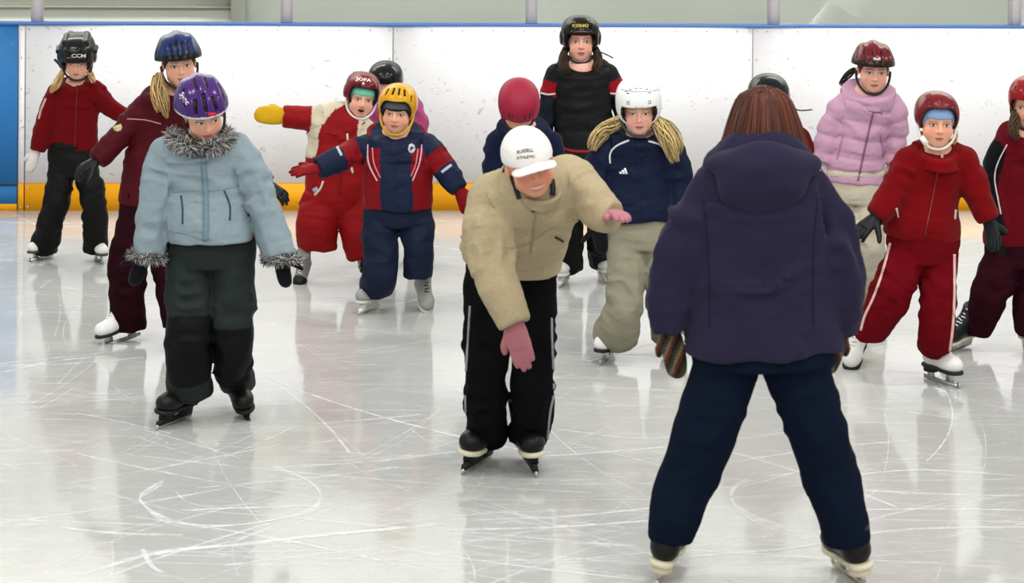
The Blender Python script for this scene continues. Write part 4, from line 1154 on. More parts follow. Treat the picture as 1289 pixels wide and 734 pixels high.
# ---- child with the yellow helmet
def yellow_helmet():
    p = Person('child with yellow helmet in navy and red snowsuit with red gloves', 500, 394)
    a1, a1t = skate(p, 469, 391, 0, .225, yaw=-24, style='hockey', boot=(172, 174, 168), sole=(200, 200, 194), lace=(40, 40, 40), holder=(226, 226, 222))
    a2, a2t = skate(p, 529, 379, .03, .225, yaw=16, pitch=34, style='hockey', boot=(172, 174, 168), sole=(200, 200, 194), lace=(40, 40, 40), holder=(226, 226, 222))
    NV, RD = np.array((38, 50, 84.)), np.array((172, 22, 34.))
    def colj(V, I, S, A, L):
        C = paint(len(V), NV); sa, ca = np.sin(A), np.cos(A)
        m = (I == 0) & (np.abs(ca) > .46) & (S > .26 * L); C[m] = RD
        m = (I > 0) & (S > .22 * L) & (S < .52 * L) & (sa > -.6); C[m] = RD
        return C
    trousers(p, [(501, 245, 40, .68), (501, 262, 42, .7), (501, 282, 38, .74)],
             leg(p, [(479, 275, 23), (479, 325, 21, .05), (477, 350, 21.5, .05)], a1 + np.array([.01, .01, .03]), 21), leg(p, [(523, 275, 21), (527, 312, 18.5, .05)], p.pt(526, 347, .0), 18), (33, 45, 74), 'nylon', h=.008, seed=13, fold=.009)
    j = top(p, [(499, 162, 22, .9), (499, 171, 34, .78), (499, 190, 45, .62, .02), (500, 225, 43, .7, .02), (501, 262, 43, .72, .01)],
            [[(462, 184, 16), (430, 199, 15, .07), (400, 212, 12.5, .13)], [(537, 184, 16), (560, 213, 15, .05), (579, 240, 12.5, .09)]], colj, 'nylon', h=.0075, seed=14, fold=.009, n1=(0, 0, -1))
    head(p, (497, 168), .205, yaw=-6, pitch=10, roll=4, dy=.09, skin=(228, 174, 146), brow=(176, 140, 104), gaze=.8)
    knit_hat(p, (112, 118, 126), (34, 38, 46), zf=.13, back=-.22)
    hg = helmet(p, 'round', (226, 166, 14), 1.10, (0, .02, .03), zf=.33, flap=-.16, strap=(214, 168, 40), slots=[((x, -.36, .50), (x * .9, -.22, .62), .032) for x in (-.3, -.09, .06, .22)] + [((.38, -.3, .34), (.36, -.2, .42), .03)], rx=(.45, .56, .44))
    collar(p, [(498, 190, 36, .01), (499, 165, 43, .01)], (178, 22, 34), 'nylon', hollow=.022, rv=.66, n1=(0, -.55, .83))
    glove(p, p.pt(402, 212, .13), p.pt(358, 217, .17), .165, thumb=1, nrm=(0, -.4, .9), curl=6, spread=13, col=(176, 24, 34), mat='nylon', fat=1.08)
    glove(p, p.pt(578, 239, .09), p.pt(591, 270, .10), .16, thumb=-1, nrm=(-.5, -.6, .6), curl=12, spread=11, col=(176, 24, 34), mat='nylon', fat=1.08)
    strip(p, j, 'sleeve_stripe', [[(424, 184), (430, 196)], [(556, 217), (568, 208)]], 3.4, (178, 184, 196), 'print', step=1)
    strip(p, j, 'piping', [[(463, 182), (464, 205), (475, 228)], [(531, 182), (528, 205), (519, 228)]], 1.6, (205, 170, 180), 'print')
    strip(p, j, 'piping_dots', [[(469, 186), (471, 206), (479, 224)], [(526, 188), (523, 208), (517, 222)]], 1.4, (210, 120, 130), 'print')
    badge(p, j, 518, 187, 4.6, 6.2, (196, 204, 212))
    strip(p, j, 'zipper', [[(498, 196), (499, 230), (500, 260)]], 2, (24, 32, 56), 'print')
    p.finish()
yellow_helmet()

# ---- child looking down behind the coach
def pink_helmet():
    p = Person('child in navy top and pink helmet looking down behind the woman in beige fleece', 655, 402)
    skate(p, 640, 402, 0, .225, boot=(40, 40, 44), style='hockey'); skate(p, 672, 402, 0, .225, boot=(40, 40, 44), style='hockey')
    trousers(p, [(658, 262, 36, .7), (658, 285, 38, .72), (658, 300, 35, .75)], leg(p, [(643, 290, 18), (641, 335, 16)], p.pt(641, 380), 15), leg(p, [(672, 290, 18), (671, 335, 16)], p.pt(671, 380), 15), (30, 32, 44))
    top(p, [(656, 155, 16, .9, .02), (657, 162, 32, .8, .02), (659, 182, 42, .66, .0), (659, 225, 39, .7), (658, 268, 39, .72)],
        [[(628, 180, 16), (621, 225, 14), (632, 262, 12, .08)], [(692, 180, 16), (698, 225, 14), (686, 262, 12, .08)]], (34, 45, 78), 'fleece', seed=15)
    collar(p, [(656, 172, 19, .03), (656, 161, 17, .05)], (28, 36, 62), 'fleece')
    head(p, (652, 163), .205, yaw=4, pitch=44, dy=.16, gaze=.5)
    hg = helmet(p, 'round', (205, 30, 74), 1.12, (0, .0, .02), zf=.10, flap=-.2, shell='matte_shell', strap=(60, 30, 40), rx=(.46, .56, .47),
                slots=[((x, -.54, .22 + dz), (x * .96, -.5, .32 + dz), .02) for x, dz in ((-.30, .03), (-.2, .0), (.10, .0), (.24, .03), (.34, .08))])
    for s_ in ((632, 262), (686, 262)): glove(p, p.pt(*s_, .08), p.pt(s_[0] + 8 * (1 if s_[0] < 650 else -1), s_[1] + 24, .12), .13, mitten=True, col=(40, 40, 60))
    p.finish()
pink_helmet()

# ---- girl in the black vest, tallest at the back
def black_vest():
    p = Person('tall girl in black vest with red shoulder patches and black hockey helmet', 735, 360)
    a1, _ = skate(p, 712, 357, 0, .24, yaw=-14, boot=(222, 222, 216), sole=(210, 210, 204), style='hockey', holder=(222, 222, 218))
    a2, _ = skate(p, 757, 352, 0, .24, yaw=10, boot=(222, 222, 216), sole=(210, 210, 204), style='hockey', holder=(222, 222, 218))
    trousers(p, [(735, 190, 36, .68), (735, 215, 39, .7), (735, 240, 35, .72)], leg(p, [(719, 235, 20), (716, 290, 17.5, .05)], a1 + np.array([.02, .02, -.01]), 18), leg(p, [(750, 235, 20), (755, 290, 16.5, .05)], a2 + np.array([-.01, .02, 0]), 15), (22, 23, 25), seed=16)
    BK = np.array((30, 31, 34.))
    def colv(V, I, S, A, L):
        C = paint(len(V), BK); return C
    def cols(V, I, S, A, L):
        C = paint(len(V), (30, 34, 50)); C[(S > .04) & (S < .115)] = (196, 22, 34); C[S < .02] = (30, 31, 34); return C
    arms = [p.limb([(701, 94, 14), (690, 135, 12.5), (684, 180, 11, .03), (690, 215, 9.5, .06)], k=.03), p.limb([(764, 94, 14), (782, 135, 12), (790, 180, 11, .03), (782, 215, 9.5, .06)], k=.03)]
    garment(p, 'sleeves', arms, .008, 'nylon', cols, seed=17)
    v = garment(p, 'vest', [p.trunk([(732, 80, 20, .9), (732, 87, 32, .78), (733, 100, 38, .68), (734, 135, 37, .72), (735, 188, 38, .74), (735, 198, 38, .74)], k=.03, flat0=True, n0=(0, -.5, .87))], .008, 'puffer', colv, seed=18, quilt=(.09, .005))
    collar(p, [(732, 98, 26, .01), (732, 80, 22, .01)], (26, 27, 30), 'puffer')
    head(p, (731, 78), .21, yaw=2, pitch=0, dy=.05, skin=(232, 178, 158), mouth='closed', brow=(120, 84, 60), lips=(170, 80, 80))
    knit_hat(p, (150, 24, 34), None, zf=.20, back=-.1, thick=.01, name='headband')
    hg = helmet(p, 'hockey', (16, 18, 18), 1.12, (0, .0, .0), zf=.22, flap=-.28, ridge=.02, strap=(24, 24, 24))
    lettering(p, hg, 'KOHO', 730.5, 32.5, 5.6, (196, 168, 50), bold=.03, sx=1.25, parent=hg.o)
    strands(p, 'hair', [dict(pts=[(713, 60, 0, .0), (709, 72, 0, .05), (710, 84, 0, .10), (718, 92, 0, .11)], r=[4, 6, 7, 4], n=80), dict(pts=[(749, 60, 0, .0), (753, 72, 0, .05), (752, 82, 0, .10), (746, 90, 0, .11)], r=[4, 6, 6, 4], n=80)], (86, 60, 34))
    acc = Acc(); acc.tube(spline([p.pt(752, 64, .03), p.pt(762, 68, .05), p.pt(772, 73, .04)], 4), .004, (24, 24, 24), 5); acc.obj('strap_end', 'strap_webbing', hg.o, p.base)
    glove(p, p.pt(690, 215, .06), p.pt(697, 240, .08), .14, thumb=-1, col=(30, 30, 34)); glove(p, p.pt(782, 215, .06), p.pt(775, 240, .08), .14, col=(30, 30, 34))
    strip(p, p.g['sleeves'], 'piping', [[(681, 117), (690, 119), (699, 118)], [(766, 117), (776, 118), (785, 115)]], 2, (205, 202, 204), 'print')
    strip(p, v, 'belt', [[(702, 184), (720, 190), (735, 191), (752, 190), (766, 186)]], 3, (150, 24, 34), 'print')
    p.finish()
black_vest()

# ---- girl with the white helmet
def white_helmet():
    p = Person('girl with white hockey helmet, long blond hair, navy jacket and khaki trousers', 795, 458)
    a1, _ = skate(p, 766, 452, 0, .24, yaw=-16, boot=(232, 232, 230), sole=(22, 20, 20))
    a2, _ = skate(p, 843, 446, 0, .24, yaw=10, boot=(232, 232, 230), sole=(22, 20, 20))
    trousers(p, [(806, 270, 35, .6), (806, 287, 42, .64), (806, 312, 42, .7)], leg(p, [(790, 308, 26), (788, 360, 24, .05), (780, 405, 25, .04)], a1 + np.array([.03, .01, .02]), 29), leg(p, [(828, 308, 23), (834, 360, 21, .03)], a2 + np.array([0, .01, 0]), 24), (164, 161, 138), 'twill', h=.0075, seed=19, fold=.010)
    j = top(p, [(805, 164, 20, .9), (805, 174, 34, .76), (803, 192, 47, .62), (803, 230, 47, .66), (804, 262, 45, .7), (804, 277, 45, .72)],
            [[(760, 192, 18), (748, 235, 17, .0), (752, 280, 15, .03)], [(846, 192, 18), (857, 240, 16, .0), (852, 285, 14, .04)]], (26, 38, 72), 'nylon', h=.0075, seed=20, n1=(0, 0, -1), fold=.007)
    collar(p, [(805, 188, 27, .02), (806, 172, 23, .04)], (24, 34, 64), 'nylon')
    head(p, (805, 170), .21, yaw=-2, pitch=12, roll=-2, dy=.08, skin=(228, 178, 158), brow=(176, 146, 110), gaze=.75)
    hg = helmet(p, 'hockey', (232, 234, 232), 1.13, (0, -.0, .0), zf=.20, flap=-.30, ridge=0, dark=(24, 26, 28), strap=(60, 62, 64),
                slots=[((x, -.56, .30), (x, -.56, .36), .012) for x in (-.27, -.22, .22, .27)] + [((s * a, y, z), (s * (a - .03), y - .02, z), .016) for s in (-1, 1) for a, y, z in ((.07, -.36, .60), (.20, -.36, .58), (.28, -.36, .53), (.25, -.42, .50))] + [((s * .06, -.54, .235), (s * .06, -.6, .235), .008) for s in (-1, 1)])
    strip(p, hg, 'shell_seam', [[(781, 112), (794, 115), (806, 115.5), (820, 115), (830, 112)]], 1.1, (168, 172, 172), 'print', lift=.001, parent=hg.o)
    strands(p, 'hair', [dict(pts=[(786, 148, 0, .04), (776, 155, 0, .02), (762, 164, 0, .0), (750, 176, 0, .05), (744, 190, 0, .07)], r=[4, 7, 9, 8, 5], n=150), dict(pts=[(823, 148, 0, .04), (831, 158, 0, .08), (840, 176, 0, .10), (850, 205, 0, .10)], r=[4, 8, 9, 5], n=150), dict(pts=[(828, 150, 0, .02), (842, 160, 0, .05), (852, 178, 0, .06), (855, 196, 0, .06)], r=[3, 6, 7, 3], n=80)], (212, 184, 126), var=.3, spread=1.25)
    glove(p, p.pt(752, 280, .03), p.pt(757, 308, .05), .15, col=(24, 26, 30), mitten=True); glove(p, p.pt(852, 285, .04), p.pt(848, 312, .06), .15, col=(24, 26, 30), mitten=True, thumb=-1)
    strip(p, j, 'piping', [[(768, 206), (768, 194), (776, 184), (792, 177)], [(816, 178), (830, 182), (838, 190)]], 1.9, (206, 208, 214), 'print')
    for x, hh in ((781.5, 3), (785, 5.2), (788.6, 7.6)):
        patch(p, j, 'logo_stripe', [[(x - 1.2, 219), (x - 1.2 - hh * .30, 219 - hh * .85), (x + 1.2 - hh * .30, 219 - hh * 1.0), (x + 1.8, 219)]], (225, 228, 234))
    strip(p, j, 'zipper', [[(805, 182), (805, 230), (804, 276)]], 1.5, (18, 26, 52), 'print')
    p.finish()
white_helmet()
# ---- the coach bending forward
def coach():
    p = Person('woman in beige fleece and white cap bending forward with pink gloves', 634, 592, group=None)
    BK = dict(style='hockey', boot=(24, 24, 25), sole=(206, 200, 176), lace=(84, 84, 80), holder=(18, 18, 18))
    a1, _ = skate(p, 606, 584, 0, .285, yaw=-22, roll=8, **BK)
    a2, _ = skate(p, 664, 586, 0, .285, yaw=10, roll=-4, **BK)
    BL, GY = np.array((22, 23, 25.)), np.array((128, 132, 134.))
    def colt(V, I, S, A, L):
        return paint(len(V), BL)
    tr_ = trousers(p, [(646, 312, 50, .62, -.02), (645, 332, 56, .66, -.02), (644, 362, 54, .7)],
             leg(p, [(618, 362, 34), (611, 455, 26.5, .07), (611, 520, 25, .02)], a1 + np.array([.015, .02, -.0]), 27), leg(p, [(671, 362, 31), (671, 455, 26, .07), (670, 520, 25, .02)], a2 + np.array([.0, .02, -.0]), 23), colt, 'twill', h=.0075, seed=21, fold=.011)
    BG = (190, 174, 140)
    t = p.trunk([(682, 230, 27, .9, .34), (674, 240, 50, .78, .33), (665, 258, 62, .66, .26), (655, 285, 63, .72, .14), (648, 310, 61, .74, .03), (646, 322, 60, .74, .01)], k=.04, n1=(-.1, .25, -1))
    arms = [p.limb([(622, 252, 33, .27), (616, 290, 30, .32), (620, 335, 26, .38), (634, 375, 22, .42), (648, 408, 19, .45)], k=.03, u=(1, 0, 0)),
            p.limb([(712, 226, 29, .27), (738, 246, 26, .34), (757, 265, 21, .40), (772, 273, 17, .44)], k=.03, u=(0, 0, 1))]
    jk = garment(p, 'fleece_jacket', [t] + arms, .007, 'fleece', BG, fold=.010, lump=.010, seed=22)
    garment(p, 'fleece_hem', [p.trunk([(646, 312, 62, .76, .02), (645, 324, 61, .76, .0), (645, 333, 58, .76, .0)], inner=False, k=.03, n1=(-.12, .25, -1))], .008, 'fleece', BG, seed=23)
    head(p, (678, 248), .225, yaw=14, pitch=13, roll=-15, dy=.48, neck=(672, 250, .34), skin=(214, 152, 122), mouth='smile', gaze=.5, brow=(100, 70, 50))
    # cap: crown and peak
    f = Field((-0.5, -1.0, -0.3), (0.5, 0.62, 0.66), 0.0165)
    f.union(ell((0, 0.05, 0.17), (0.415, 0.50, 0.44))); f.union(ell((0, -.2, .22), (.34, .25, .3)), .08)
    f.cut(lambda P: 0.13 - 0.10 * (P[:, 1] + .2) - P[:, 2], 0.015)
    f.sub(ell((0, 0.05, 0.15), (0.385, 0.47, 0.41)), .01)
    V, F = f.mesh(); F = outward(V, F); Wv = hw(p, V, 1.02)
    cp = p.obj('cap', Wv, F, (236, 234, 230), 'twill'); g = G(); g.V, g.F, g._b, g.o = Wv, F, None, cp
    f = Field((-0.5, -1.05, -0.3), (0.5, 0.1, 0.4), 0.0165)
    f.union(lambda P: np.maximum(np.abs(P[:, 2] - (0.175 + .05 * (P[:, 1] + .42) - 0.9 * P[:, 0] ** 2)) - .014, (np.sqrt((P[:, 0] / .37) ** 2 + ((P[:, 1] + .36) / .37) ** 2) - 1) * .37))
    f.cut(lambda P: P[:, 1] + .30 + 0.0 * P[:, 0], .01)
    V, F = f.mesh(); Wv2 = hw(p, V, 1.02); F = outward(Wv2 - p.hc, F)
    p.obj('peak', Wv2, F, (234, 232, 228), 'twill', parent=cp)
    lettering(p, g, 'RUSSELL', 661, 190, 6.0, (34, 34, 40), deg=9, arc=.035, bold=.02, parent=cp, sx=.95)
    lettering(p, g, 'ATHLETIC', 662, 198, 4.6, (34, 34, 40), deg=5, bold=.02, parent=cp, sx=1.1)
    strands(p, 'hair', [dict(pts=[(642, 205, 0, .38), (637, 222, 0, .38), (640, 232, 0, .38)], r=[5, 6, 4], n=60)], (84, 56, 38), r=.0024)
    c = collar(p, [(677, 253, 29, .40), (680, 240, 30, .42)], (182, 168, 134), 'fleece', hollow=.02)
    strip(p, jk, 'collar_trim', [[(645, 222), (650, 238), (654, 250)], [(694, 226), (695, 238), (694, 245)]], 5, (30, 32, 36), 'rubber', lift=.012)
    strip(p, jk, 'zipper', [[(671, 256), (673, 280), (668, 318)]], 2.2, (150, 138, 110), 'print')
    strip(p, jk, 'zip_pull', [[(671, 258), (671, 266)]], 4, (40, 40, 42), 'rubber', lift=.008)
    strip(p, jk, 'pocket', [[(699, 298), (709, 304)]], 2.6, (50, 46, 40), 'print'); strip(p, jk, 'seam', [[(640, 312), (660, 309), (690, 290), (704, 284)]], 1.3, (160, 146, 116), 'print', lift=.002)
    def hair_(): pass
    glove(p, p.pt(647, 404, .45), p.pt(662, 466, .48), .20, thumb=1, nrm=(-.3, -1, .1), curl=7, spread=0.5, thumb_in=.25, col=(206, 132, 140), mat='knit', fat=1.02)
    glove(p, p.pt(768, 271, .43), p.pt(784, 269, .54), .165, thumb=1, thumb_in=.35, nrm=(.2, -.3, 1), curl=16, spread=2, col=(212, 140, 150), mat='knit')
    strip(p, tr_, 'side_piping', [[(592, 385), (588, 450), (586, 500), (588, 545)], [(694, 400), (695, 440), (697, 490), (692, 520), (688, 560)]], 1.8, (138, 142, 144), 'print', lift=.004)
    strip(p, tr_, 'logo', [[(701, 345.5), (702.5, 347.5), (708, 345)]], 1.5, (230, 230, 230), 'print', step=.7)
    p.finish()
coach()

# ---- the woman seen from behind
def from_behind():
    p = Person('woman seen from behind in dark purple hooded jacket with auburn hair', 958, 736, group=None)
    SK = dict(style='figure', boot=(26, 24, 22), sole=(206, 198, 172), lace=(60, 58, 54), blade=(205, 200, 186), top=.42)
    a1, a1t = skate(p, 832, 731, 0, .28, yaw=166, roll=-9, **SK)
    a2, a2t = skate(p, 1078, 734, 0, .28, yaw=196, roll=9, **SK)
    trousers(p, [(961, 415, 72, .6), (961, 442, 88, .66), (961, 458, 86, .7)],
             leg(p, [(914, 462, 42), (886, 544, 39), (870, 590, 36, -.02), (851, 645, 32)], a1 + np.array([.01, -.02, .045]), 27), leg(p, [(1001, 462, 42), (1029, 544, 38), (1043, 590, 35, -.02), (1059, 645, 31)], a2 + np.array([-.01, -.02, .045]), 27), (22, 34, 56), 'twill', h=.009, seed=31, fold=.007, fs=12)
    PU = (58, 54, 84)
    jk = top(p, [(958, 190, 34, .9, .0), (958, 206, 62, .76), (957, 232, 78, .62), (957, 285, 89, .62), (959, 350, 92, .64), (960, 405, 95, .68), (961, 440, 98, .68)],
             [[(898, 242, 28), (866, 305, 32), (848, 370, 32), (849, 414, 25)], [(1018, 240, 27), (1046, 305, 31), (1060, 370, 30), (1055, 416, 22, -.04)]], PU, 'fleece', h=.009, seed=32, slim=1.0, back=True, fold=.016, fs=9, lump=.010)
    def hoodcut(P): return P[:, 2] - p.pt(958, 190)[2]
    hc = p.pt(960, 225, .13)
    f = Field(hc - np.array([.26, .2, .26]), hc + np.array([.26, .22, .2]), .008)
    f.union(ell(p.pt(960, 226, .125), (.145, .075, .125))); f.union(ell(p.pt(960, 206, .07), (.19, .10, .06)), .05)
    idx = np.nonzero(np.abs(f.D) < .04); P = np.stack(idx, 1) * f.h + f.lo
    f.D[idx] -= (.012 * vnoise(P * np.array([9, 9, 18]), 4)).astype(np.float32)
    V, F = f.mesh(); p.obj('hood', V, outward(V - hc, F), PU, 'fleece')
    head(p, (958, 205), .235, yaw=180, pitch=4, dy=-.13)
    # hair: scalp volume and long strands falling to the shoulders
    HCc = (112, 54, 26)
    f = Field((-.6, -.62, -.95), (.6, .75, .62), .02)
    f.union(ell((0, .05, .14), (.44, .52, .43))); f.union(cap((0, .12, 0), (0, .2, -.62), .46, .64), .1)
    f.cut(lambda P: -.58 - P[:, 2], .03); f.cut(lambda P: -.12 - P[:, 1], .05)
    V, F = f.mesh(); Vw = hw(p, V); hb = p.obj('hair', Vw, outward(V, F), HCc, 'hair')
    rg = np.random.default_rng(6); acc = Acc()
    for i in range(1600):
        a = rg.uniform(-.15, math.pi + .15); st = np.array([rg.uniform(-.05, .05), .02 + rg.uniform(-.2, .2), .57])
        dirx, diry = math.cos(a), abs(math.sin(a)) * 1.0 + .02
        k = rg.uniform(.92, 1.06); L_ = rg.uniform(-.82, -.58) - .12 * diry
        q = [st, (dirx * .30 * k, .05 + diry * .33 * k, .47), (dirx * .45 * k, .06 + diry * .50 * k, .16), (dirx * .58 * k, .10 + diry * .56 * k, -.25), (dirx * (.76 + rg.uniform(-.08, .06)) * k, .14 + diry * .62 * k, L_)]
        pts = spline(np.array(q, float), 3) + rg.normal(size=3) * .012
        base = np.array(HCc, float) * rg.uniform(.6, 1.35); base[0] *= rg.uniform(.95, 1.15)
        acc.tube(hw(p, pts), .0022 * np.linspace(1.2, .5, len(pts)), np.clip(base, 0, 255), 4)
    acc.obj('hair_strands', 'hair', hb, p.base)
    KN = [(58, 40, 34), (120, 60, 50), (150, 130, 96), (70, 84, 62)]
    def kcol(V, Wv):
        i = (np.floor(V[:, 1] * 17).astype(int) * 3 + np.floor(V[:, 0] * 15 + .5 * np.floor(V[:, 1] * 17)).astype(int)) % 4
        return np.array(KN, float)[i]
    glove(p, p.pt(844, 412), p.pt(852, 470, .0), .175, thumb=1, nrm=(-.2, -1, 0), mitten=True, col=kcol, curl=8, cuff=.25, thumb_in=.3, h=.018)
    glove(p, p.pt(1056, 413, -.06), p.pt(1043, 462, -.08), .175, thumb=-1, nrm=(.2, -1, 0), mitten=True, col=kcol, curl=8, cuff=.25, thumb_in=.3, h=.018)
    strip(p, jk, 'seam', [[(885, 250), (891, 320), (893, 410)], [(1030, 250), (1024, 320), (1024, 410)]], 2, (50, 44, 78), 'fleece', lift=.003)
    p.finish()
from_behind()

# ---- skater hidden by the woman from behind
def koho():
    p = Person('child in red jacket with black helmet hidden behind the auburn haired woman', 968, 395)
    skate(p, 945, 395, 0, .225, boot=(230, 230, 228)); skate(p, 985, 395, 0, .225, boot=(230, 230, 228))
    trousers(p, [(966, 255, 36, .7), (966, 275, 38, .72), (966, 290, 35, .75)], leg(p, [(951, 280, 18), (947, 330, 16)], p.pt(946, 373), 15), leg(p, [(981, 280, 18), (985, 330, 16)], p.pt(985, 373), 15), (40, 40, 50))
    top(p, [(968, 150, 18, .9), (968, 158, 34, .78), (968, 176, 44, .66), (967, 215, 40, .7), (966, 262, 40, .72)],
        [[(932, 176, 17), (920, 215, 15), (924, 258, 12)], [(1004, 176, 17), (1014, 215, 15), (1008, 258, 12)]], (134, 18, 34), 'fleece', seed=35)
    collar(p, [(968, 168, 20, .02), (968, 154, 18, .04)], (120, 16, 30), 'fleece')
    head(p, (968, 155), .205, yaw=0, pitch=10, dy=.08)
    hg = helmet(p, 'round', (16, 22, 22), 1.14, (0, 0, -.02), zf=.15, flap=-.3, strap=(24, 24, 24), rx=(.47, .58, .46))
    lettering(p, hg, 'KOHO', 973, 95.2, 6.4, (205, 208, 206), deg=-2, bold=.03, sx=1.15, parent=hg.o)
    acc = Acc(); acc.tube(spline([p.pt(996, 136, .0), p.pt(1008, 139, .02), p.pt(1022, 138, .02)], 4), .004, (60, 62, 64), 5); acc.obj('strap_end', 'strap_webbing', hg.o, p.base)
    for s_ in ((924, 258), (1008, 258)): glove(p, p.pt(*s_), p.pt(s_[0] + (4 if s_[0] < 960 else -4), s_[1] + 26), .14, col=(30, 30, 34))
    p.finish()
koho()

# ---- girl in the pink quilted jacket
def pink_puffer():
    p = Person('girl in pale pink quilted jacket and dark red bicycle helmet', 1085, 412)
    a1, _ = skate(p, 1068, 409, 0, .24, yaw=-8, boot=(232, 232, 228), sole=(40, 38, 36)); a2, _ = skate(p, 1098, 406, 0, .24, yaw=8, boot=(232, 232, 228), sole=(40, 38, 36))
    trousers(p, [(1075, 212, 35, .68), (1075, 235, 37, .7), (1075, 255, 34, .72)], leg(p, [(1057, 250, 18), (1066, 310, 16.5, .04)], a1 + np.array([.0, .02, -.01]), 16), leg(p, [(1092, 250, 19), (1096, 310, 17, .04)], a2 + np.array([0, .02, 0]), 17), (198, 190, 170), 'twill', seed=36)
    j = top(p, [(1098, 110, 20, .9, .03), (1095, 118, 33, .78, .03), (1088, 138, 40, .66, .03), (1080, 180, 38, .7, .02), (1074, 215, 38, .72), (1073, 228, 37, .72)],
            [[(1064, 132, 17, .02), (1046, 165, 16, .02), (1037, 203, 13, .03)], [(1120, 130, 17, .02), (1127, 165, 15, .0), (1122, 205, 12, .0)]], (204, 160, 186), 'puffer', h=.0075, seed=37, quilt=(.088, .012), fold=.006, n1=(-.08, 0, -1))
    collar(p, [(1096, 138, 26, .05), (1098, 118, 23, .05)], (196, 154, 180), 'puffer', hollow=.02)
    head(p, (1099, 117), .205, yaw=0, pitch=10, roll=2, dy=.10, skin=(228, 178, 156), brow=(140, 100, 74))
    knit_hat(p, (170, 40, 40), None, zf=.24, back=-.16, thick=.012, name='headband')
    hg = helmet(p, 'bike', (138, 14, 36), 1.08, (0, .0, -.02), rx=(.50, .66, .53), zf=.24, rim=(40, 28, 30), strap=(26, 22, 24),
                slots=[((x, -.64, .36), (x * .8, -.34, .62), .028) for x in (-.12, .12)] + [((s * .34, -.5, .36), (s * .28, -.26, .56), .028) for s in (-1, 1)] + [((s * .46, -.2, .36), (s * .38, .05, .54), .028) for s in (-1, 1)] + [((-.1, -.68, .27), (.1, -.68, .27), .025)])
    lettering(p, hg, 'Bell', 1104, 74.2, 4.5, (220, 205, 205), bold=.03, sx=1.3, parent=hg.o)
    strands(p, 'hair', [dict(pts=[(1076, 88, 0, .0), (1067, 95, 0, -.04), (1057, 108, 0, -.06)], r=[3.5, 5, 3], n=60)], (40, 28, 22))
    glove(p, p.pt(1037, 203, .03), p.pt(1035, 226, .05), .13, mitten=True, col=(206, 200, 196), thumb=1); glove(p, p.pt(1122, 205), p.pt(1120, 228), .13, mitten=True, col=(206, 200, 196), thumb=-1)
    strip(p, j, 'zipper', [[(1099, 142), (1090, 180), (1080, 227)]], 2, (120, 88, 112), 'print', lift=.006)
    strip(p, j, 'pocket', [[(1062, 168), (1054, 200)], [(1108, 168), (1112, 196)]], 1.6, (160, 118, 148), 'print')
    patch(p, j, 'emblem', [[(1107, 142), (1110, 138), (1111, 142), (1110, 145)]], (150, 110, 150))
    p.finish()
pink_puffer()

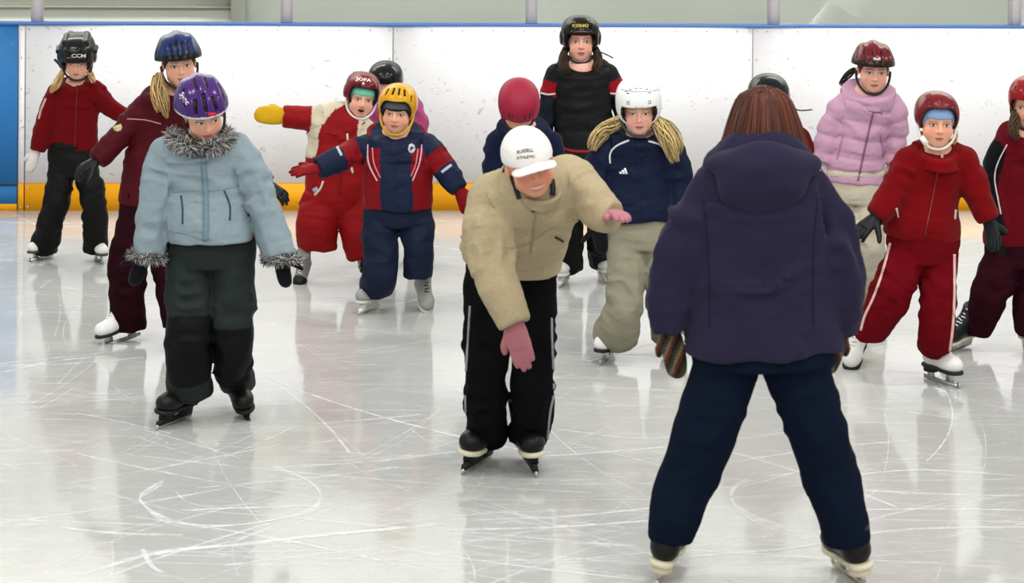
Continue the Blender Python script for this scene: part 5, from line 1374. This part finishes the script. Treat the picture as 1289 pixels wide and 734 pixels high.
# ---- girl in the red tracksuit
def red_track():
    p = Person('girl in red jacket and red track trousers with pale blue hat and red helmet', 1165, 484)
    a2, _ = skate(p, 1179, 481, 0, .25, yaw=26, boot=(226, 226, 222), sole=(24, 22, 22))
    a1, _ = skate(p, 1080, 453, .01, .25, yaw=-22, pitch=26, roll=4, boot=(226, 226, 222), sole=(24, 22, 22))
    RD, WT = np.array((138, 13, 27.)), np.array((216, 190, 186.))
    trousers(p, [(1162, 280, 42, .66), (1162, 303, 46, .68), (1162, 328, 42, .72)], leg(p, [(1142, 320, 27), (1124, 365, 25, .07), (1106, 400, 22, .02)], p.pt(1092, 424, -.06), 18), leg(p, [(1183, 322, 24), (1180, 385, 22, .06), (1178, 425, 21, .03)], a2 + np.array([-.01, .04, .085]), 20), RD, 'twill', h=.0075, seed=41, fold=.008)
    tr_ = p.g['trousers']
    j = top(p, [(1180, 184, 20, .9), (1180, 192, 33, .78), (1176, 212, 45, .64), (1168, 250, 45, .68), (1161, 282, 47, .72), (1160, 299, 46, .72)],
            [[(1144, 206, 20), (1124, 245, 18, .04), (1102, 272, 14, .09)], [(1212, 204, 19), (1230, 242, 17, .03), (1245, 276, 14, .06)]], (150, 14, 23), 'fleece', h=.0075, seed=42, fold=.009, n1=(-.1, 0, -1))
    collar(p, [(1180, 210, 31, .03), (1182, 190, 26, .04)], (164, 14, 24), 'fleece', hollow=.022)
    f = Field(p.pt(1158, 190, -.12) - .2, p.pt(1158, 190, -.12) + .22, .008)
    head(p, (1180, 186), .205, yaw=0, pitch=6, roll=2, dy=.08, skin=(226, 172, 142), brow=(150, 110, 80), iris=(50, 70, 90))
    knit_hat(p, (140, 172, 214), None, zf=.17, back=-.12)
    hg = helmet(p, 'round', (150, 16, 30), 1.08, (0, .03, .02), zf=.37, flap=-.12, strap=(226, 222, 214), rx=(.45, .56, .46), slots=[((s * x, -.46, z), (s * x * .96, -.38, z + .09), .018) for s in (-1, 1) for x, z in ((.06, .42), (.24, .40), (.34, .38), (.3, .5))])
    strands(p, 'hair', [dict(pts=[(1160, 166, 0, .04), (1161, 176, 0, .06), (1165, 184, 0, .08)], r=[2.5, 3, 2], n=24), dict(pts=[(1203, 164, 0, .04), (1203, 174, 0, .05), (1200, 182, 0, .07)], r=[2.5, 3.5, 2], n=30)], (196, 150, 90))
    acc = Acc(); acc.box((-.012, -.006, -.020), (.012, .006, .020), (232, 228, 216), R=rot(0, 0, -38), T=p.pt(1163, 177, .13)); acc.obj('strap_buckle', 'rubber', hg.o, p.base, False)
    glove(p, p.pt(1104, 272, .09), p.pt(1076, 297, .14), .165, thumb=-1, nrm=(-.2, -.7, .7), curl=14, spread=7, col=(22, 24, 28), mat='leather')
    glove(p, p.pt(1243, 276, .06), p.pt(1254, 309, .07), .165, thumb=-1, nrm=(.4, -.8, .3), curl=12, spread=7, col=(38, 46, 50), mat='knit')
    strip(p, j, 'zipper', [[(1184, 196), (1176, 240), (1164, 297)]], 1.6, (120, 60, 60), 'steel', lift=.003)
    strip(p, j, 'zip_pull', [[(1184, 190), (1186, 199)]], 3, (205, 160, 155), 'rubber', lift=.008)
    strip(p, j, 'pocket_zip', [[(1128, 262), (1131, 274)], [(1203, 264), (1202, 276)]], 2, (190, 170, 170), 'print')
    strip(p, tr_, 'side_stripe', [[(1121, 306), (1112, 340), (1101, 372), (1089, 398), (1084, 416)], [(1201, 320), (1201, 370), (1199, 410), (1195, 442)]], 2.2, (214, 178, 172), 'print', lift=.005)
    p.finish()
red_track()

# ---- skater cut by the right edge
def right_edge():
    p = Person('child in burgundy and black jacket and red helmet at the right edge', 1268, 442)
    a1, _ = skate(p, 1209, 439, .0, .245, yaw=-48, pitch=6, roll=18, style='hockey', boot=(30, 36, 42), sole=(214, 210, 190), lace=(220, 222, 222), holder=(216, 212, 196))
    a2, _ = skate(p, 1296, 446, .0, .245, yaw=8, style='hockey', boot=(30, 36, 42), sole=(214, 210, 190), lace=(220, 222, 222), holder=(216, 212, 196))
    trousers(p, [(1284, 288, 40, .66), (1284, 310, 44, .68), (1284, 335, 40, .72)], leg(p, [(1265, 325, 25), (1246, 372, 23, .05)], a1 + np.array([.06, .03, .0]), 20), leg(p, [(1302, 325, 25), (1298, 380, 22, .05)], a2 + np.array([0, .02, .0]), 18), (62, 16, 32), 'twill', seed=45)
    def col(V, I, S, A, L):
        C = paint(len(V), (128, 16, 32)); C[(I == 1) & (np.cos(A) < .25)] = (26, 28, 32); C[(I == 2) & (np.cos(A) > -.25)] = (26, 28, 32); return C
    j = top(p, [(1292, 162, 20, .9), (1290, 172, 34, .78), (1290, 192, 44, .64), (1287, 240, 43, .68), (1284, 285, 44, .7), (1284, 306, 45, .72)],
            [[(1262, 190, 17), (1250, 222, 15), (1254, 265, 13, .05), (1262, 292, 11, .08)], [(1318, 190, 17), (1330, 225, 15), (1325, 270, 12, .05)]], col, 'fleece', seed=46)
    collar(p, [(1292, 184, 25, .02), (1294, 166, 21, .03)], (110, 14, 28), 'fleece')
    head(p, (1294, 162), .205, yaw=-20, pitch=8, dy=.06)
    hg = helmet(p, 'round', (190, 26, 30), 1.08, (0, .0, .03), zf=.20, flap=-.12, strap=(40, 30, 30), rx=(.45, .56, .46), slots=[((-.3 - .04 * k, -.4 + .2 * k, .42), (-.28 - .04 * k, -.36 + .2 * k, .5), .025) for k in range(3)])
    strands(p, 'hair', [dict(pts=[(1280, 140, 0, .05), (1277, 152, 0, .08), (1276, 166, 0, .10), (1283, 176, 0, .12)], r=[5, 7, 7, 4], n=90)], (110, 76, 42))
    glove(p, p.pt(1262, 292, .08), p.pt(1268, 318, .10), .14, thumb=1, col=(26, 28, 32)); glove(p, p.pt(1325, 270, .05), p.pt(1322, 296, .06), .14, thumb=-1, col=(26, 28, 32))
    strip(p, j, 'piping', [[(1268, 182), (1256, 205), (1252, 225), (1256, 250), (1260, 270)]], 1.6, (205, 180, 180), 'print')
    p.finish()
right_edge()
